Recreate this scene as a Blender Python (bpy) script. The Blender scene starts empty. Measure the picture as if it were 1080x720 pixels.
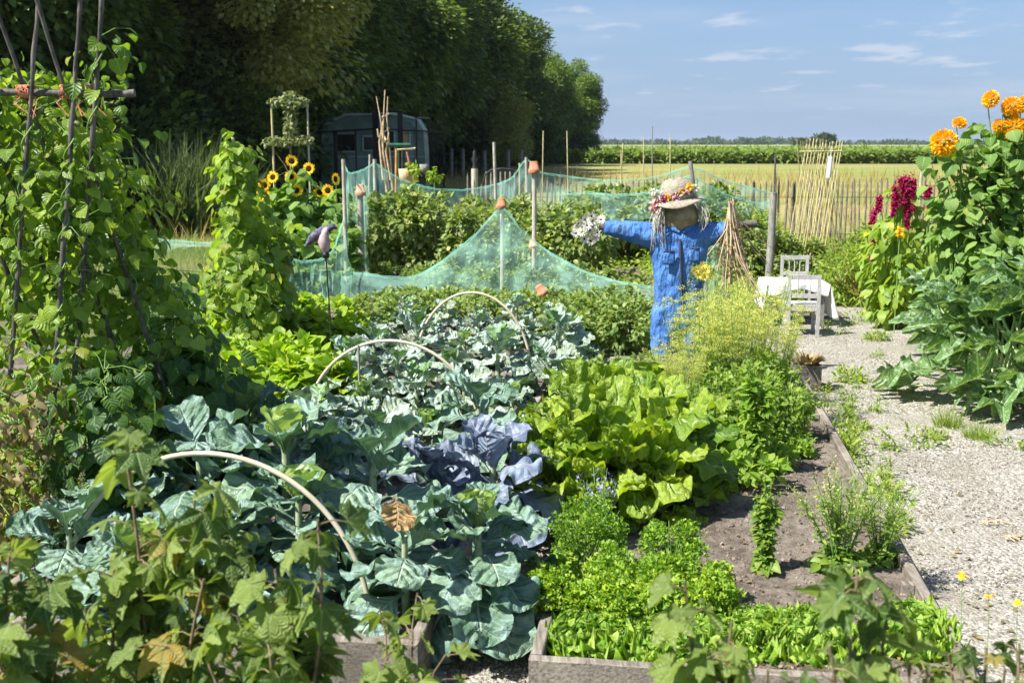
import bpy, math, random
import numpy as np
from mathutils import Vector, Matrix, noise as mnoise

# ------------------------------------------------------------------ camera, sky, sun, exposure
sc = bpy.context.scene
COL = sc.collection
CAM_H = 2.05
FPX = 1200.0                                   # focal length in photo pixels (40 mm on 36 mm)
TH = math.atan(208 / FPX)
cd = bpy.data.cameras.new("camera"); cam = bpy.data.objects.new("camera", cd); COL.objects.link(cam)
cam.location = (0, 0, CAM_H); cam.rotation_euler = (math.pi / 2 - TH, 0, 0)
cd.lens = 40; cd.sensor_width = 36; cd.clip_start = 0.05; cd.clip_end = 6000
cd.dof.use_dof = True; cd.dof.focus_distance = 7.2; cd.dof.aperture_fstop = 5.0
sc.camera = cam
SUN_EL = math.radians(52); SUN_AZ = math.atan2(-0.80, -0.42)   # measured from +Y towards +X
to_sun = Vector((math.sin(SUN_AZ) * math.cos(SUN_EL), math.cos(SUN_AZ) * math.cos(SUN_EL), math.sin(SUN_EL)))
sd = bpy.data.lights.new("sun", 'SUN'); sun = bpy.data.objects.new("sun", sd); COL.objects.link(sun)
sd.energy = 5.0; sd.angle = math.radians(0.5); sd.color = (1.0, 0.955, 0.88)
sun.rotation_euler = to_sun.to_track_quat('Z', 'Y').to_euler(); sun.location = (-6, -4, 12)
W = bpy.data.worlds.new("World"); sc.world = W; W.use_nodes = True
sc.view_settings.view_transform = 'Standard'; sc.view_settings.look = 'None'
sc.view_settings.exposure = 1.10; sc.view_settings.gamma = 1.0
sc.cycles.max_bounces = 6; sc.cycles.transparent_max_bounces = 24; sc.cycles.transmission_bounces = 4
sc.cycles.diffuse_bounces = 3; sc.cycles.glossy_bounces = 2

def world_sky():
    nt = W.node_tree; nt.nodes.clear(); L = nt.links
    N = nt.nodes.new
    out = N('ShaderNodeOutputWorld'); bg = N('ShaderNodeBackground'); bg.inputs['Strength'].default_value = 0.054
    sky = N('ShaderNodeTexSky'); sky.sky_type = 'NISHITA'; sky.sun_disc = False
    sky.sun_elevation = SUN_EL; sky.sun_rotation = SUN_AZ
    sky.air_density = 1.0; sky.dust_density = 1.2; sky.ozone_density = 2.0; sky.altitude = 0
    tc = N('ShaderNodeTexCoord'); sep = N('ShaderNodeSeparateXYZ'); L.new(tc.outputs['Generated'], sep.inputs[0])
    # cloud layer: project the direction on a plane overhead
    def math_(op, a, b=None, clamp=False):
        m = N('ShaderNodeMath'); m.operation = op; m.use_clamp = clamp
        for i, x in enumerate((a, b)):
            if x is None: continue
            if isinstance(x, (int, float)): m.inputs[i].default_value = x
            else: L.new(x, m.inputs[i])
        return m.outputs[0]
    zz = math_('MAXIMUM', sep.outputs['Z'], 0.0)
    den = math_('ADD', zz, 0.06)
    cx = math_('DIVIDE', sep.outputs['X'], den); cy = math_('DIVIDE', sep.outputs['Y'], den)
    comb = N('ShaderNodeCombineXYZ'); L.new(cx, comb.inputs[0]); L.new(cy, comb.inputs[1])
    def cloud(scale, sx, sy, lo, hi, off, det=6):
        mp = N('ShaderNodeMapping'); mp.inputs['Scale'].default_value = (sx, sy, 1); mp.inputs['Location'].default_value = off
        L.new(comb.outputs[0], mp.inputs[0])
        n = N('ShaderNodeTexNoise'); n.inputs['Scale'].default_value = scale; n.inputs['Detail'].default_value = det
        n.inputs['Roughness'].default_value = 0.55
        L.new(mp.outputs[0], n.inputs[0])
        mr = N('ShaderNodeMapRange'); mr.inputs[1].default_value = lo; mr.inputs[2].default_value = hi; mr.interpolation_type = 'SMOOTHSTEP'
        L.new(n.outputs[0], mr.inputs[0]); return mr.outputs[0]
    wisps = cloud(0.42, 1.0, 1.0, 0.42, 0.74, (4.1, 0.6, 0))
    puffs = cloud(1.5, 1.0, 0.7, 0.54, 0.66, (2.7, 9.2, 0), 5)
    w1 = math_('MULTIPLY', wisps, 0.36); p1 = math_('MULTIPLY', puffs, 0.55)
    tot = math_('MAXIMUM', w1, p1)
    hz = N('ShaderNodeMapRange'); hz.inputs[1].default_value = 0.015; hz.inputs[2].default_value = 0.05; L.new(sep.outputs['Z'], hz.inputs[0])
    tot = math_('MULTIPLY', tot, hz.outputs[0])
    mix = N('ShaderNodeMix'); mix.data_type = 'RGBA'
    hs = N('ShaderNodeMix'); hs.data_type = 'RGBA'; hs.blend_type = 'MULTIPLY'; hs.inputs[0].default_value = 1.0
    hs.inputs[7].default_value = (0.70, 0.93, 1.25, 1); L.new(sky.outputs[0], hs.inputs[6])
    hzf = N('ShaderNodeMapRange'); hzf.interpolation_type = 'SMOOTHSTEP'; hzf.inputs[1].default_value = -0.05; hzf.inputs[2].default_value = 0.30; hzf.inputs[3].default_value = 0.85; hzf.inputs[4].default_value = 0.0
    L.new(sep.outputs['Z'], hzf.inputs[0])
    hm = N('ShaderNodeMix'); hm.data_type = 'RGBA'; L.new(hzf.outputs[0], hm.inputs[0]); L.new(hs.outputs[2], hm.inputs[6]); hm.inputs[7].default_value = (3.7, 4.9, 6.8, 1)
    L.new(tot, mix.inputs[0]); L.new(hm.outputs[2], mix.inputs[6]); mix.inputs[7].default_value = (6.6, 7.0, 7.9, 1)
    L.new(mix.outputs[2], bg.inputs['Color']); L.new(bg.outputs[0], out.inputs[0])
world_sky()

# ------------------------------------------------------------------ helpers: where a spot of the garden lies
FW = Vector((0, math.cos(TH), -math.sin(TH))); UP = Vector((0, math.sin(TH), math.cos(TH))); RT = Vector((1, 0, 0))
ORG = Vector((0, 0, CAM_H))
def ray(px, py): return FW + RT * ((px - 540) / FPX) - UP * ((py - 360) / FPX)
def G(px, py, z=0.0):
    d = ray(px, py); t = (z - CAM_H) / d.z
    return ORG + d * t
def A(px, py, Y):
    d = ray(px, py); return ORG + d * (Y / d.y)
def to_px(p):
    v = Vector(p) - ORG; f = v.dot(FW)
    return 540 + FPX * v.dot(RT) / f, 360 - FPX * v.dot(UP) / f
BA = math.atan(0.135)                                       # the beds run a little to the right of straight ahead
BR = Vector((math.cos(BA), -math.sin(BA), 0)); BD = Vector((math.sin(BA), math.cos(BA), 0))
def B(u, v, z=0.0): p = BR * u + BD * v; return Vector((p.x, p.y, z))
def uv_of(p): return p.dot(BR), p.dot(BD)

# ------------------------------------------------------------------ objects
def tagp(o, label=None, cat=None, group=None, kind=None):
    if label: o['label'] = label
    if cat: o['category'] = cat
    if group: o['group'] = group
    if kind: o['kind'] = kind
    return o
def thing(name, label, cat, loc=(0, 0, 0), rz=0.0, group=None, scale=1.0):
    o = bpy.data.objects.new(name, None); COL.objects.link(o); o.empty_display_size = 0.1
    o.location = loc; o.rotation_euler = (0, 0, rz); o.scale = (scale,) * 3
    return tagp(o, label, cat, group)
def link(name, me, parent=None, loc=None):
    o = bpy.data.objects.new(name, me); COL.objects.link(o)
    if parent: o.parent = parent
    if loc is not None: o.location = loc
    return o
ORD = ['leftmost', 'second', 'third', 'fourth', 'fifth', 'sixth', 'seventh', 'eighth', 'ninth', 'tenth', 'eleventh', 'twelfth',
       'thirteenth', 'fourteenth', 'fifteenth', 'sixteenth', 'seventeenth', 'eighteenth', 'nineteenth', 'twentieth']
def ordn(i):
    if i == 0: return 'leftmost'
    if i < 20: return ORD[i]
    return '%s-%s' % ({2: 'twenty', 3: 'thirty', 4: 'forty', 5: 'fifty', 6: 'sixty'}[(i + 1) // 10], ['th', 'first', 'second', 'third', 'fourth', 'fifth', 'sixth', 'seventh', 'eighth', 'ninth'][(i + 1) % 10])

# ------------------------------------------------------------------ mesh buffer
class Buf:
    def __init__(s): s.V = []; s.UV = []; s.F4 = []; s.F3 = []; s.M4 = []; s.M3 = []; s.n = 0
    def raw(s, V, F, mat=0, UV=None):
        V = np.asarray(V, np.float32).reshape(-1, 3); F = np.asarray(F, np.int64)
        if UV is None: UV = np.zeros((len(V), 2), np.float32)
        s.V.append(V); s.UV.append(np.asarray(UV, np.float32))
        if F.shape[1] == 4: s.F4.append(F + s.n); s.M4.append(np.full(len(F), mat, np.int32))
        else: s.F3.append(F + s.n); s.M3.append(np.full(len(F), mat, np.int32))
        s.n += len(V)
    def leaves(s, tpls, pos, d, nrm, scale, rng, mat=0):
        pos = np.asarray(pos, float); n = len(pos)
        if n == 0: return
        d = np.asarray(d, float); nrm = np.asarray(nrm, float)
        d = d / (np.linalg.norm(d, axis=1, keepdims=True) + 1e-9)
        nrm = nrm - (nrm * d).sum(1, keepdims=True) * d
        nl = np.linalg.norm(nrm, axis=1, keepdims=True)
        bad = nl[:, 0] < 1e-3
        nrm[bad] = np.cross(d[bad], [0.3, 0.9, 0.2]); nl = np.linalg.norm(nrm, axis=1, keepdims=True)
        nrm = nrm / nl; x = np.cross(d, nrm)
        sc_ = np.broadcast_to(np.asarray(scale, float), (n,))
        idx = rng.integers(0, len(tpls), n)
        for k, (V, UV, F) in enumerate(tpls):
            sel = np.where(idx == k)[0]
            if len(sel) == 0: continue
            P = pos[sel][:, None, :] + sc_[sel][:, None, None] * (V[None, :, 0:1] * x[sel][:, None, :] + V[None, :, 1:2] * d[sel][:, None, :] + V[None, :, 2:3] * nrm[sel][:, None, :])
            m = len(V)
            FF = (F[None, :, :] + (np.arange(len(sel)) * m)[:, None, None]).reshape(-1, F.shape[1])
            s.raw(P.reshape(-1, 3), FF, mat, np.tile(UV, (len(sel), 1)))
    def tube(s, pts, r, mat=0, n=6, cap=True):
        pts = [Vector(p) for p in pts]
        if isinstance(r, (int, float)): r = [r] * len(pts)
        V = []; prev = None
        for i, p in enumerate(pts):
            t = (pts[min(i + 1, len(pts) - 1)] - pts[max(i - 1, 0)]).normalized()
            if prev is None:
                a = Vector((0, 0, 1)) if abs(t.z) < 0.9 else Vector((1, 0, 0))
                u = t.cross(a).normalized()
            else:
                u = (prev - t * prev.dot(t)).normalized()
            prev = u; w = t.cross(u)
            for k in range(n):
                a = 2 * math.pi * k / n
                V.append(p + (u * math.cos(a) + w * math.sin(a)) * r[i])
        F = [(i * n + k, i * n + (k + 1) % n, (i + 1) * n + (k + 1) % n, (i + 1) * n + k) for i in range(len(pts) - 1) for k in range(n)]
        UV = [(k / n, i / max(len(pts) - 1, 1)) for i in range(len(pts)) for k in range(n)]
        s.raw([tuple(v) for v in V], F, mat, UV)
        if cap and n > 4:
            T = [(0, k + 1, k) for k in range(1, n - 1)]
            s.raw([tuple(v) for v in V[:n]], T, mat); s.raw([tuple(v) for v in V[-n:]], [(a, c, b) for a, b, c in T], mat)
    def box(s, p0, ux, uy, uz, mat=0):
        p0 = Vector(p0); ux = Vector(ux); uy = Vector(uy); uz = Vector(uz)
        c = [p0, p0 + ux, p0 + ux + uy, p0 + uy]; V = c + [q + uz for q in c]
        s.raw([tuple(v) for v in V], [(0, 3, 2, 1), (4, 5, 6, 7), (0, 1, 5, 4), (1, 2, 6, 5), (2, 3, 7, 6), (3, 0, 4, 7)], mat)
    def cbox(s, c, sx, sy, sz, mat=0, rz=0.0):
        ca, sa = math.cos(rz), math.sin(rz); ux = Vector((ca, sa, 0)) * sx; uy = Vector((-sa, ca, 0)) * sy; uz = Vector((0, 0, sz))
        s.box(Vector(c) - ux / 2 - uy / 2 - uz / 2, ux, uy, uz, mat)
    def lathe(s, prof, c=(0, 0, 0), n=20, mat=0, M=None):
        V = []
        for (r, z) in prof:
            for k in range(n):
                a = 2 * math.pi * k / n; v = Vector((r * math.cos(a), r * math.sin(a), z))
                if M is not None: v = M @ v
                V.append(tuple(v + Vector(c)))
        F = [(i * n + k, i * n + (k + 1) % n, (i + 1) * n + (k + 1) % n, (i + 1) * n + k) for i in range(len(prof) - 1) for k in range(n)]
        s.raw(V, F, mat)
    def sheet(s, fn, nu, nv, mat=0):
        V = []; UV = []
        for j in range(nv + 1):
            for i in range(nu + 1):
                V.append(tuple(fn(i / nu, j / nv))); UV.append((i / nu, j / nv))
        F = [(j * (nu + 1) + i, j * (nu + 1) + i + 1, (j + 1) * (nu + 1) + i + 1, (j + 1) * (nu + 1) + i) for j in range(nv) for i in range(nu)]
        s.raw(V, F, mat, UV)
    def mesh(s, name, mats, smooth=True):
        me = bpy.data.meshes.new(name)
        if not s.V: return me
        V = np.concatenate(s.V); UV = np.concatenate(s.UV)
        F4 = np.concatenate(s.F4) if s.F4 else np.zeros((0, 4), np.int64); F3 = np.concatenate(s.F3) if s.F3 else np.zeros((0, 3), np.int64)
        loops = np.concatenate([F4.ravel(), F3.ravel()]).astype(np.int32)
        starts = np.concatenate([np.arange(len(F4)) * 4, len(F4) * 4 + np.arange(len(F3)) * 3]).astype(np.int32)
        me.vertices.add(len(V)); me.vertices.foreach_set('co', V.ravel())
        me.loops.add(len(loops)); me.loops.foreach_set('vertex_index', loops)
        me.polygons.add(len(starts)); me.polygons.foreach_set('loop_start', starts)
        mi = np.concatenate((s.M4 or [np.zeros(0, np.int32)]) + (s.M3 or [np.zeros(0, np.int32)])).astype(np.int32)
        me.polygons.foreach_set('material_index', mi)
        me.polygons.foreach_set('use_smooth', np.full(len(starts), smooth))
        uvl = me.uv_layers.new(name='UVMap'); uvl.data.foreach_set('uv', UV[loops].ravel().astype(np.float32))
        for m in (mats if isinstance(mats, (list, tuple)) else [mats]): me.materials.append(m)
        me.update(calc_edges=True)
        return me

# ------------------------------------------------------------------ leaf templates: (V, UV, F)
def grid_leaf(wf, nu=4, nv=8, bend=0.8, cup=0.1, wave=0.0, wfreq=3.0, seed=0, bend0=0.0, crinkle=0.0, twist=0.0, fold=0.0, ck=(5, 13)):
    """wf(v) half width along the leaf, bend: turning downwards (radians over its length), wave: ripple of the edge"""
    r = np.random.default_rng(seed); ph = r.uniform(0, 6.3, 6)
    V = []; UV = []; y = z = 0.0; ang = bend0; dv = 1.0 / nv
    for j in range(nv + 1):
        v = j / nv; w = wf(v)
        if j: ang_m = bend0 - bend * (v - dv / 2) ** 1.2; y += math.cos(ang_m) * dv; z += math.sin(ang_m) * dv
        ang = bend0 - bend * v
        ny, nz = -math.sin(ang), math.cos(ang)
        tw = twist * v
        for i in range(nu + 1):
            u = 2 * i / nu - 1; au = abs(u)
            side = 0 if u < 0 else 1
            h = cup * w * au ** 1.6 + fold * w * au + wave * w * au ** 1.5 * math.sin(v * wfreq * 6.28 + ph[side]) + crinkle * w * math.sin(u * ck[0] + ph[2] + v * 3) * math.sin(v * ck[1] + ph[3])
            ux = u * w * (1 - 0.15 * abs(cup)); hx = h
            xx = ux * math.cos(tw) - hx * math.sin(tw); hh = ux * math.sin(tw) + hx * math.cos(tw)
            V.append((xx, y + ny * hh + 0.04 * w * wave * math.cos(v * wfreq * 6.28 + ph[4] + side) * au, z + nz * hh)); UV.append((i / nu, v))
    F = [(j * (nu + 1) + i, j * (nu + 1) + i + 1, (j + 1) * (nu + 1) + i + 1, (j + 1) * (nu + 1) + i) for j in range(nv) for i in range(nu)]
    return np.array(V, float), np.array(UV, float), np.array(F)
def polar_leaf(rf, nt=40, nr=3, amax=2.5, bend=0.3, cup=0.0, seed=0, ripple=0.0, petal_drop=0.0):
    """palmate leaf: base at origin, tip at +Y, rf(theta) the outline radius"""
    r = np.random.default_rng(seed); ph = r.uniform(0, 6.3, 4)
    V = [(0, 0, 0)]; UV = [(0.5, 0)]
    for k in range(1, nr + 1):
        t = k / nr
        for i in range(nt + 1):
            a = -amax + 2 * amax * i / nt; R = rf(a) * t
            if k < nr: R = (0.55 * rf(a) + 0.45 * 0.5) * t if rf(a) > 0.3 else rf(a) * t
            x = R * math.sin(a); y = R * math.cos(a)
            z = -bend * (x * x + y * y) + cup * abs(x) + ripple * t * t * math.sin(a * 6 + ph[0]) * 0.5 + 0.045 * abs(math.sin(3 * a * math.pi / amax)) * t
            V.append((x, y, z)); UV.append((i / nt, t))
    F3 = []
    F = []
    for i in range(nt): F3.append((0, 2 + i, 1 + i))
    for k in range(nr - 1):
        for i in range(nt):
            a = 1 + k * (nt + 1) + i; b = 1 + (k + 1) * (nt + 1) + i; F3 += [(a, a + 1, b + 1), (a, b + 1, b)]
    return np.array(V, float), np.array(UV, float), np.array(F3)
def sstep(a, b, x):
    t = min(max((x - a) / (b - a), 0), 1); return t * t * (3 - 2 * t)
w_brass = lambda v: (0.028 if v < 0.2 else 0.028 + 0.33 * sstep(0.2, 0.62, v) * math.sqrt(max(0.0, 1 - ((v - 0.62) / 0.385) ** 4 if v > 0.62 else 1)))
w_chard = lambda v: (0.03 if v < 0.28 else 0.03 + 0.165 * sstep(0.28, 0.55, v) * math.sqrt(max(0.0, 1 - ((v - 0.6) / 0.405) ** 3 if v > 0.6 else 1)))
w_heart = lambda v: 0.52 * (math.sin(math.pi * min(1, v * 0.85 + 0.15) ** 0.8) ** 0.75 if v < 1 else 0.0) * (1 - 0.55 * v ** 3)
w_ovate = lambda v: 0.30 * math.sin(math.pi * min(1, 0.04 + v * 0.96) ** 0.75) ** 0.9 if v < 1 else 0.0
w_lance = lambda v: 0.15 * math.sin(math.pi * (0.03 + 0.97 * v)) if v < 1 else 0.0
w_lett = lambda v: 0.12 + 0.42 * sstep(0.0, 0.7, v) * math.sqrt(max(0, 1 - ((v - 0.7) / 0.31) ** 4 if v > 0.7 else 1))
def lobes(a, n=5, depth=0.42, amax=2.5, serr=0.05, ns=26):
    L = (a / amax) * (n + 1) / 2                          # lobes at integers
    c = abs(((L + 0.5) % 1.0) - 0.5) * 2                   # 0 at a lobe's tip, 1 at a sinus
    base = 1.0 - 0.38 * (abs(a) / amax) ** 1.3
    s = base * (1 - depth * c ** 0.9)
    s *= 1 + serr * (1 - 2 * abs(((a * ns / 6.28) % 1) - 0.5))
    if abs(a) > amax * 0.93: s *= 0.55 + 0.45 * (amax - abs(a)) / (amax * 0.07)
    return s * 0.62
T_brass = [grid_leaf(w_brass, 10, 22, bend=b, cup=c, wave=w, wfreq=f, seed=i, crinkle=0.085, twist=t, ck=(6, 21)) for i, (b, c, w, f, t) in enumerate(
    [(1.0, 0.30, 0.17, 4.2, .1), (1.3, 0.1, 0.22, 3.4, -.3), (0.7, 0.5, 0.16, 4.9, .25), (1.6, -0.1, 0.20, 3.9, .0), (0.9, 0.25, 0.24, 3.1, -.2), (1.2, 0.4, 0.15, 4.4, .4)])]
T_heartb = [grid_leaf(w_lett, 6, 9, bend=b, cup=c, wave=w, wfreq=2.2, seed=40 + i) for i, (b, c, w) in enumerate([(-0.7, 0.9, 0.1), (-0.3, 1.0, 0.15), (-0.9, 0.7, 0.1)])]
T_chard = [grid_leaf(w_chard, 10, 26, bend=b, cup=c, wave=w, wfreq=f, seed=60 + i, crinkle=0.28, twist=t, ck=(8, 34)) for i, (b, c, w, f, t) in enumerate(
    [(0.8, 0.25, 0.35, 3.3, .2), (1.3, 0.0, 0.4, 2.7, -.3), (0.5, 0.45, 0.3, 4.0, .4), (1.7, -0.1, 0.35, 3.1, 0)])]
T_bean = [grid_leaf(w_heart, 4, 6, bend=b, cup=c, wave=0.08, wfreq=1.1, seed=80 + i) for i, (b, c) in enumerate([(0.5, -0.15), (0.9, 0.15), (0.3, 0.35), (1.1, -0.2)])]
T_bean_lo = [grid_leaf(w_heart, 2, 4, bend=b, cup=c, seed=85 + i) for i, (b, c) in enumerate([(0.5, -0.15), (0.9, 0.25), (0.2, 0.4)])]
T_ovate = [grid_leaf(w_ovate, 2, 4, bend=b, cup=c, seed=90 + i) for i, (b, c) in enumerate([(0.5, 0.2), (0.9, 0.35), (0.1, 0.45), (1.3, 0.1)])]
T_lance = [grid_leaf(w_lance, 2, 4, bend=b, cup=0.3, seed=95 + i) for i, b in enumerate([0.3, 0.8, 1.4])]
T_lett = [grid_leaf(w_lett, 10, 16, bend=b, cup=c, wave=w, wfreq=f, seed=100 + i, crinkle=0.25) for i, (b, c, w, f) in enumerate(
    [(0.3, 0.5, 0.6, 5.2), (0.9, 0.2, 0.75, 4.4), (-0.4, 0.7, 0.6, 5.7), (1.4, 0, 0.7, 4.0)])]
T_curr = [polar_leaf(lambda a: lobes(a, 5, 0.40, 2.45, 0.10), 54, 3, 2.45, bend=b, cup=c, seed=110 + i, ripple=rp) for i, (b, c, rp) in enumerate([(0.35, 0.1, .08), (0.6, -0.1, .14), (0.1, 0.3, .1), (0.8, 0.0, .05)])]
T_zucc = [polar_leaf(lambda a: lobes(a, 5, 0.50, 2.5, 0.20, 36), 72, 4, 2.5, bend=b, cup=c, seed=120 + i, ripple=rp) for i, (b, c, rp) in enumerate([(0.25, 0.25, .2), (0.4, 0.05, .3), (0.0, 0.5, .2)])]
T_frill = [polar_leaf(lambda a: lobes(a, 3, 0.55, 1.9, 0.3, 14), 18, 1, 1.9, bend=b, cup=c, seed=130 + i, ripple=0.25) for i, (b, c) in enumerate([(0.3, 0.4), (0.9, 0.0), (-0.3, 0.6)])]
def rhomb(fold):
    V = np.array([(0, 0, 0), (0.32, 0.5, fold), (0, 1, 0), (-0.32, 0.5, fold)], float); return V, np.array([(.5, 0), (1, .5), (.5, 1), (0, .5)]), np.array([(0, 1, 2), (0, 2, 3)])
T_rh = [rhomb(0.1), rhomb(-0.1), rhomb(0.22)]
def blade(b):
    V = []; UV = []
    for j in range(4):
        v = j / 3; w = 0.02 * (1 - v) + 0.001; V += [(-w, v - b * v * v * .3, b * v * v), (w, v - b * v * v * .3, b * v * v)]; UV += [(0, v), (1, v)]
    return np.array(V), np.array(UV, float), np.array([(0, 1, 3, 2), (2, 3, 5, 4), (4, 5, 7, 6)])
T_blade = [blade(0.1), blade(0.35), blade(0.6)]

def unit(rng, n):
    v = rng.normal(size=(n, 3)); return v / np.linalg.norm(v, axis=1, keepdims=True)
def foliage(buf, pts, outw, tpls, size, rng, mat=0, droop=0.3, out=0.8, jit=0.5, nup=0.8, nout=0.4, njit=0.5, svar=0.35):
    n = len(pts); pts = np.asarray(pts, float); outw = np.asarray(outw, float)
    d = outw * out + np.array([0, 0, -1.0]) * droop + unit(rng, n) * jit
    nr = np.array([0, 0, 1.0]) * nup + outw * nout + unit(rng, n) * njit
    s = size * (1 + svar * rng.uniform(-1, 1, n))
    buf.leaves(tpls, pts, d, nr, s, rng, mat)
def clumps(rng, c, R, n, m, cr, shell=0.55):
    """n points in m clumps spread through an ellipsoid with centre c and radii R; also returns the outward direction"""
    c = np.array(c, float); R = np.array(R, float)
    cc = unit(rng, m) * (shell + (1 - shell) * rng.uniform(0, 1, (m, 1)) ** 0.5)
    k = rng.integers(0, m, n)
    off = unit(rng, n) * rng.uniform(0, 1, (n, 1)) ** 0.45 * cr
    p = c + cc[k] * R + off
    o = (p - c) / R; o = o / (np.linalg.norm(o, axis=1, keepdims=True) + 1e-6) * 0.6 + off / (np.linalg.norm(off, axis=1, keepdims=True) + 1e-6) * 0.6
    return p, o
def along(pts, n, rng, lo=0.0, hi=1.0):
    P = np.array([tuple(p) for p in pts], float); seg = np.linalg.norm(np.diff(P, axis=0), axis=1); cum = np.concatenate([[0], np.cumsum(seg)])
    t = rng.uniform(lo, hi, n) * cum[-1]; i = np.clip(np.searchsorted(cum, t) - 1, 0, len(seg) - 1)
    f = (t - cum[i]) / (seg[i] + 1e-9); return P[i] + (P[i + 1] - P[i]) * f[:, None]
def curve(p0, p1, sag=(0, 0, 0), n=8, wob=0.0, rnd=None):
    p0 = Vector(p0); p1 = Vector(p1); s = Vector(sag); out = []
    for i in range(n + 1):
        t = i / n; p = p0.lerp(p1, t) + s * (4 * t * (1 - t))
        if wob and rnd and 0 < i < n: p += Vector((rnd.uniform(-1, 1), rnd.uniform(-1, 1), rnd.uniform(-1, 1))) * wob
        out.append(p)
    return out

# ------------------------------------------------------------------ materials
class NT:
    def __init__(s, name):
        s.m = bpy.data.materials.new(name); s.m.use_nodes = True; s.t = s.m.node_tree; s.t.nodes.clear(); s.out = s.N('ShaderNodeOutputMaterial')
    def N(s, t): return s.t.nodes.new(t)
    def L(s, a, b): s.t.links.new(a, b)
    def set(s, inp, v):
        if isinstance(v, bpy.types.NodeSocket): s.L(v, inp)
        elif isinstance(v, (tuple, list)) and len(v) == 3 and inp.type == 'RGBA': inp.default_value = (*v, 1)
        else: inp.default_value = v
    def math(s, op, a, b=None, clamp=False):
        m = s.N('ShaderNodeMath'); m.operation = op; m.use_clamp = clamp; s.set(m.inputs[0], a)
        if b is not None: s.set(m.inputs[1], b)
        return m.outputs[0]
    def mix(s, f, a, b, mode='MIX'):
        m = s.N('ShaderNodeMix'); m.data_type = 'RGBA'; m.blend_type = mode; s.set(m.inputs[0], f); s.set(m.inputs[6], a); s.set(m.inputs[7], b); return m.outputs[2]
    def rng(s, x, a, b, c=0.0, d=1.0, smooth=True):
        m = s.N('ShaderNodeMapRange'); m.interpolation_type = 'SMOOTHSTEP' if smooth else 'LINEAR'
        s.set(m.inputs[0], x); m.inputs[1].default_value = a; m.inputs[2].default_value = b; m.inputs[3].default_value = c; m.inputs[4].default_value = d; return m.outputs[0]
    def coord(s, kind='Object', scale=None):
        c = s.N('ShaderNodeTexCoord').outputs[kind]
        if scale is not None:
            mp = s.N('ShaderNodeMapping'); mp.inputs['Scale'].default_value = scale; s.L(c, mp.inputs[0]); return mp.outputs[0]
        return c
    def noise(s, vec, scale, detail=4, rough=0.55):
        n = s.N('ShaderNodeTexNoise'); n.inputs['Scale'].default_value = scale; n.inputs['Detail'].default_value = detail; n.inputs['Roughness'].default_value = rough
        if vec is not None: s.L(vec, n.inputs[0])
        return n.outputs[0]
    def voronoi(s, vec, scale, feature='F1', out='Distance'):
        n = s.N('ShaderNodeTexVoronoi'); n.feature = feature; n.inputs['Scale'].default_value = scale; s.L(vec, n.inputs['Vector']); return n.outputs[out]
    def bump(s, h, strength=0.5, dist=0.01):
        b = s.N('ShaderNodeBump'); b.inputs['Strength'].default_value = strength; b.inputs['Distance'].default_value = dist; s.L(h, b.inputs['Height']); return b.outputs[0]
    def bsdf(s, col, rough=0.6, spec=0.3, normal=None, **kw):
        b = s.N('ShaderNodeBsdfPrincipled'); s.set(b.inputs['Base Color'], col); s.set(b.inputs['Roughness'], rough); s.set(b.inputs['Specular IOR Level'], spec)
        if normal is not None: s.L(normal, b.inputs['Normal'])
        for k, v in kw.items(): s.set(b.inputs[k], v)
        return b.outputs[0]
    def done(s, sh): s.L(sh, s.out.inputs[0]); return s.m

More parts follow.
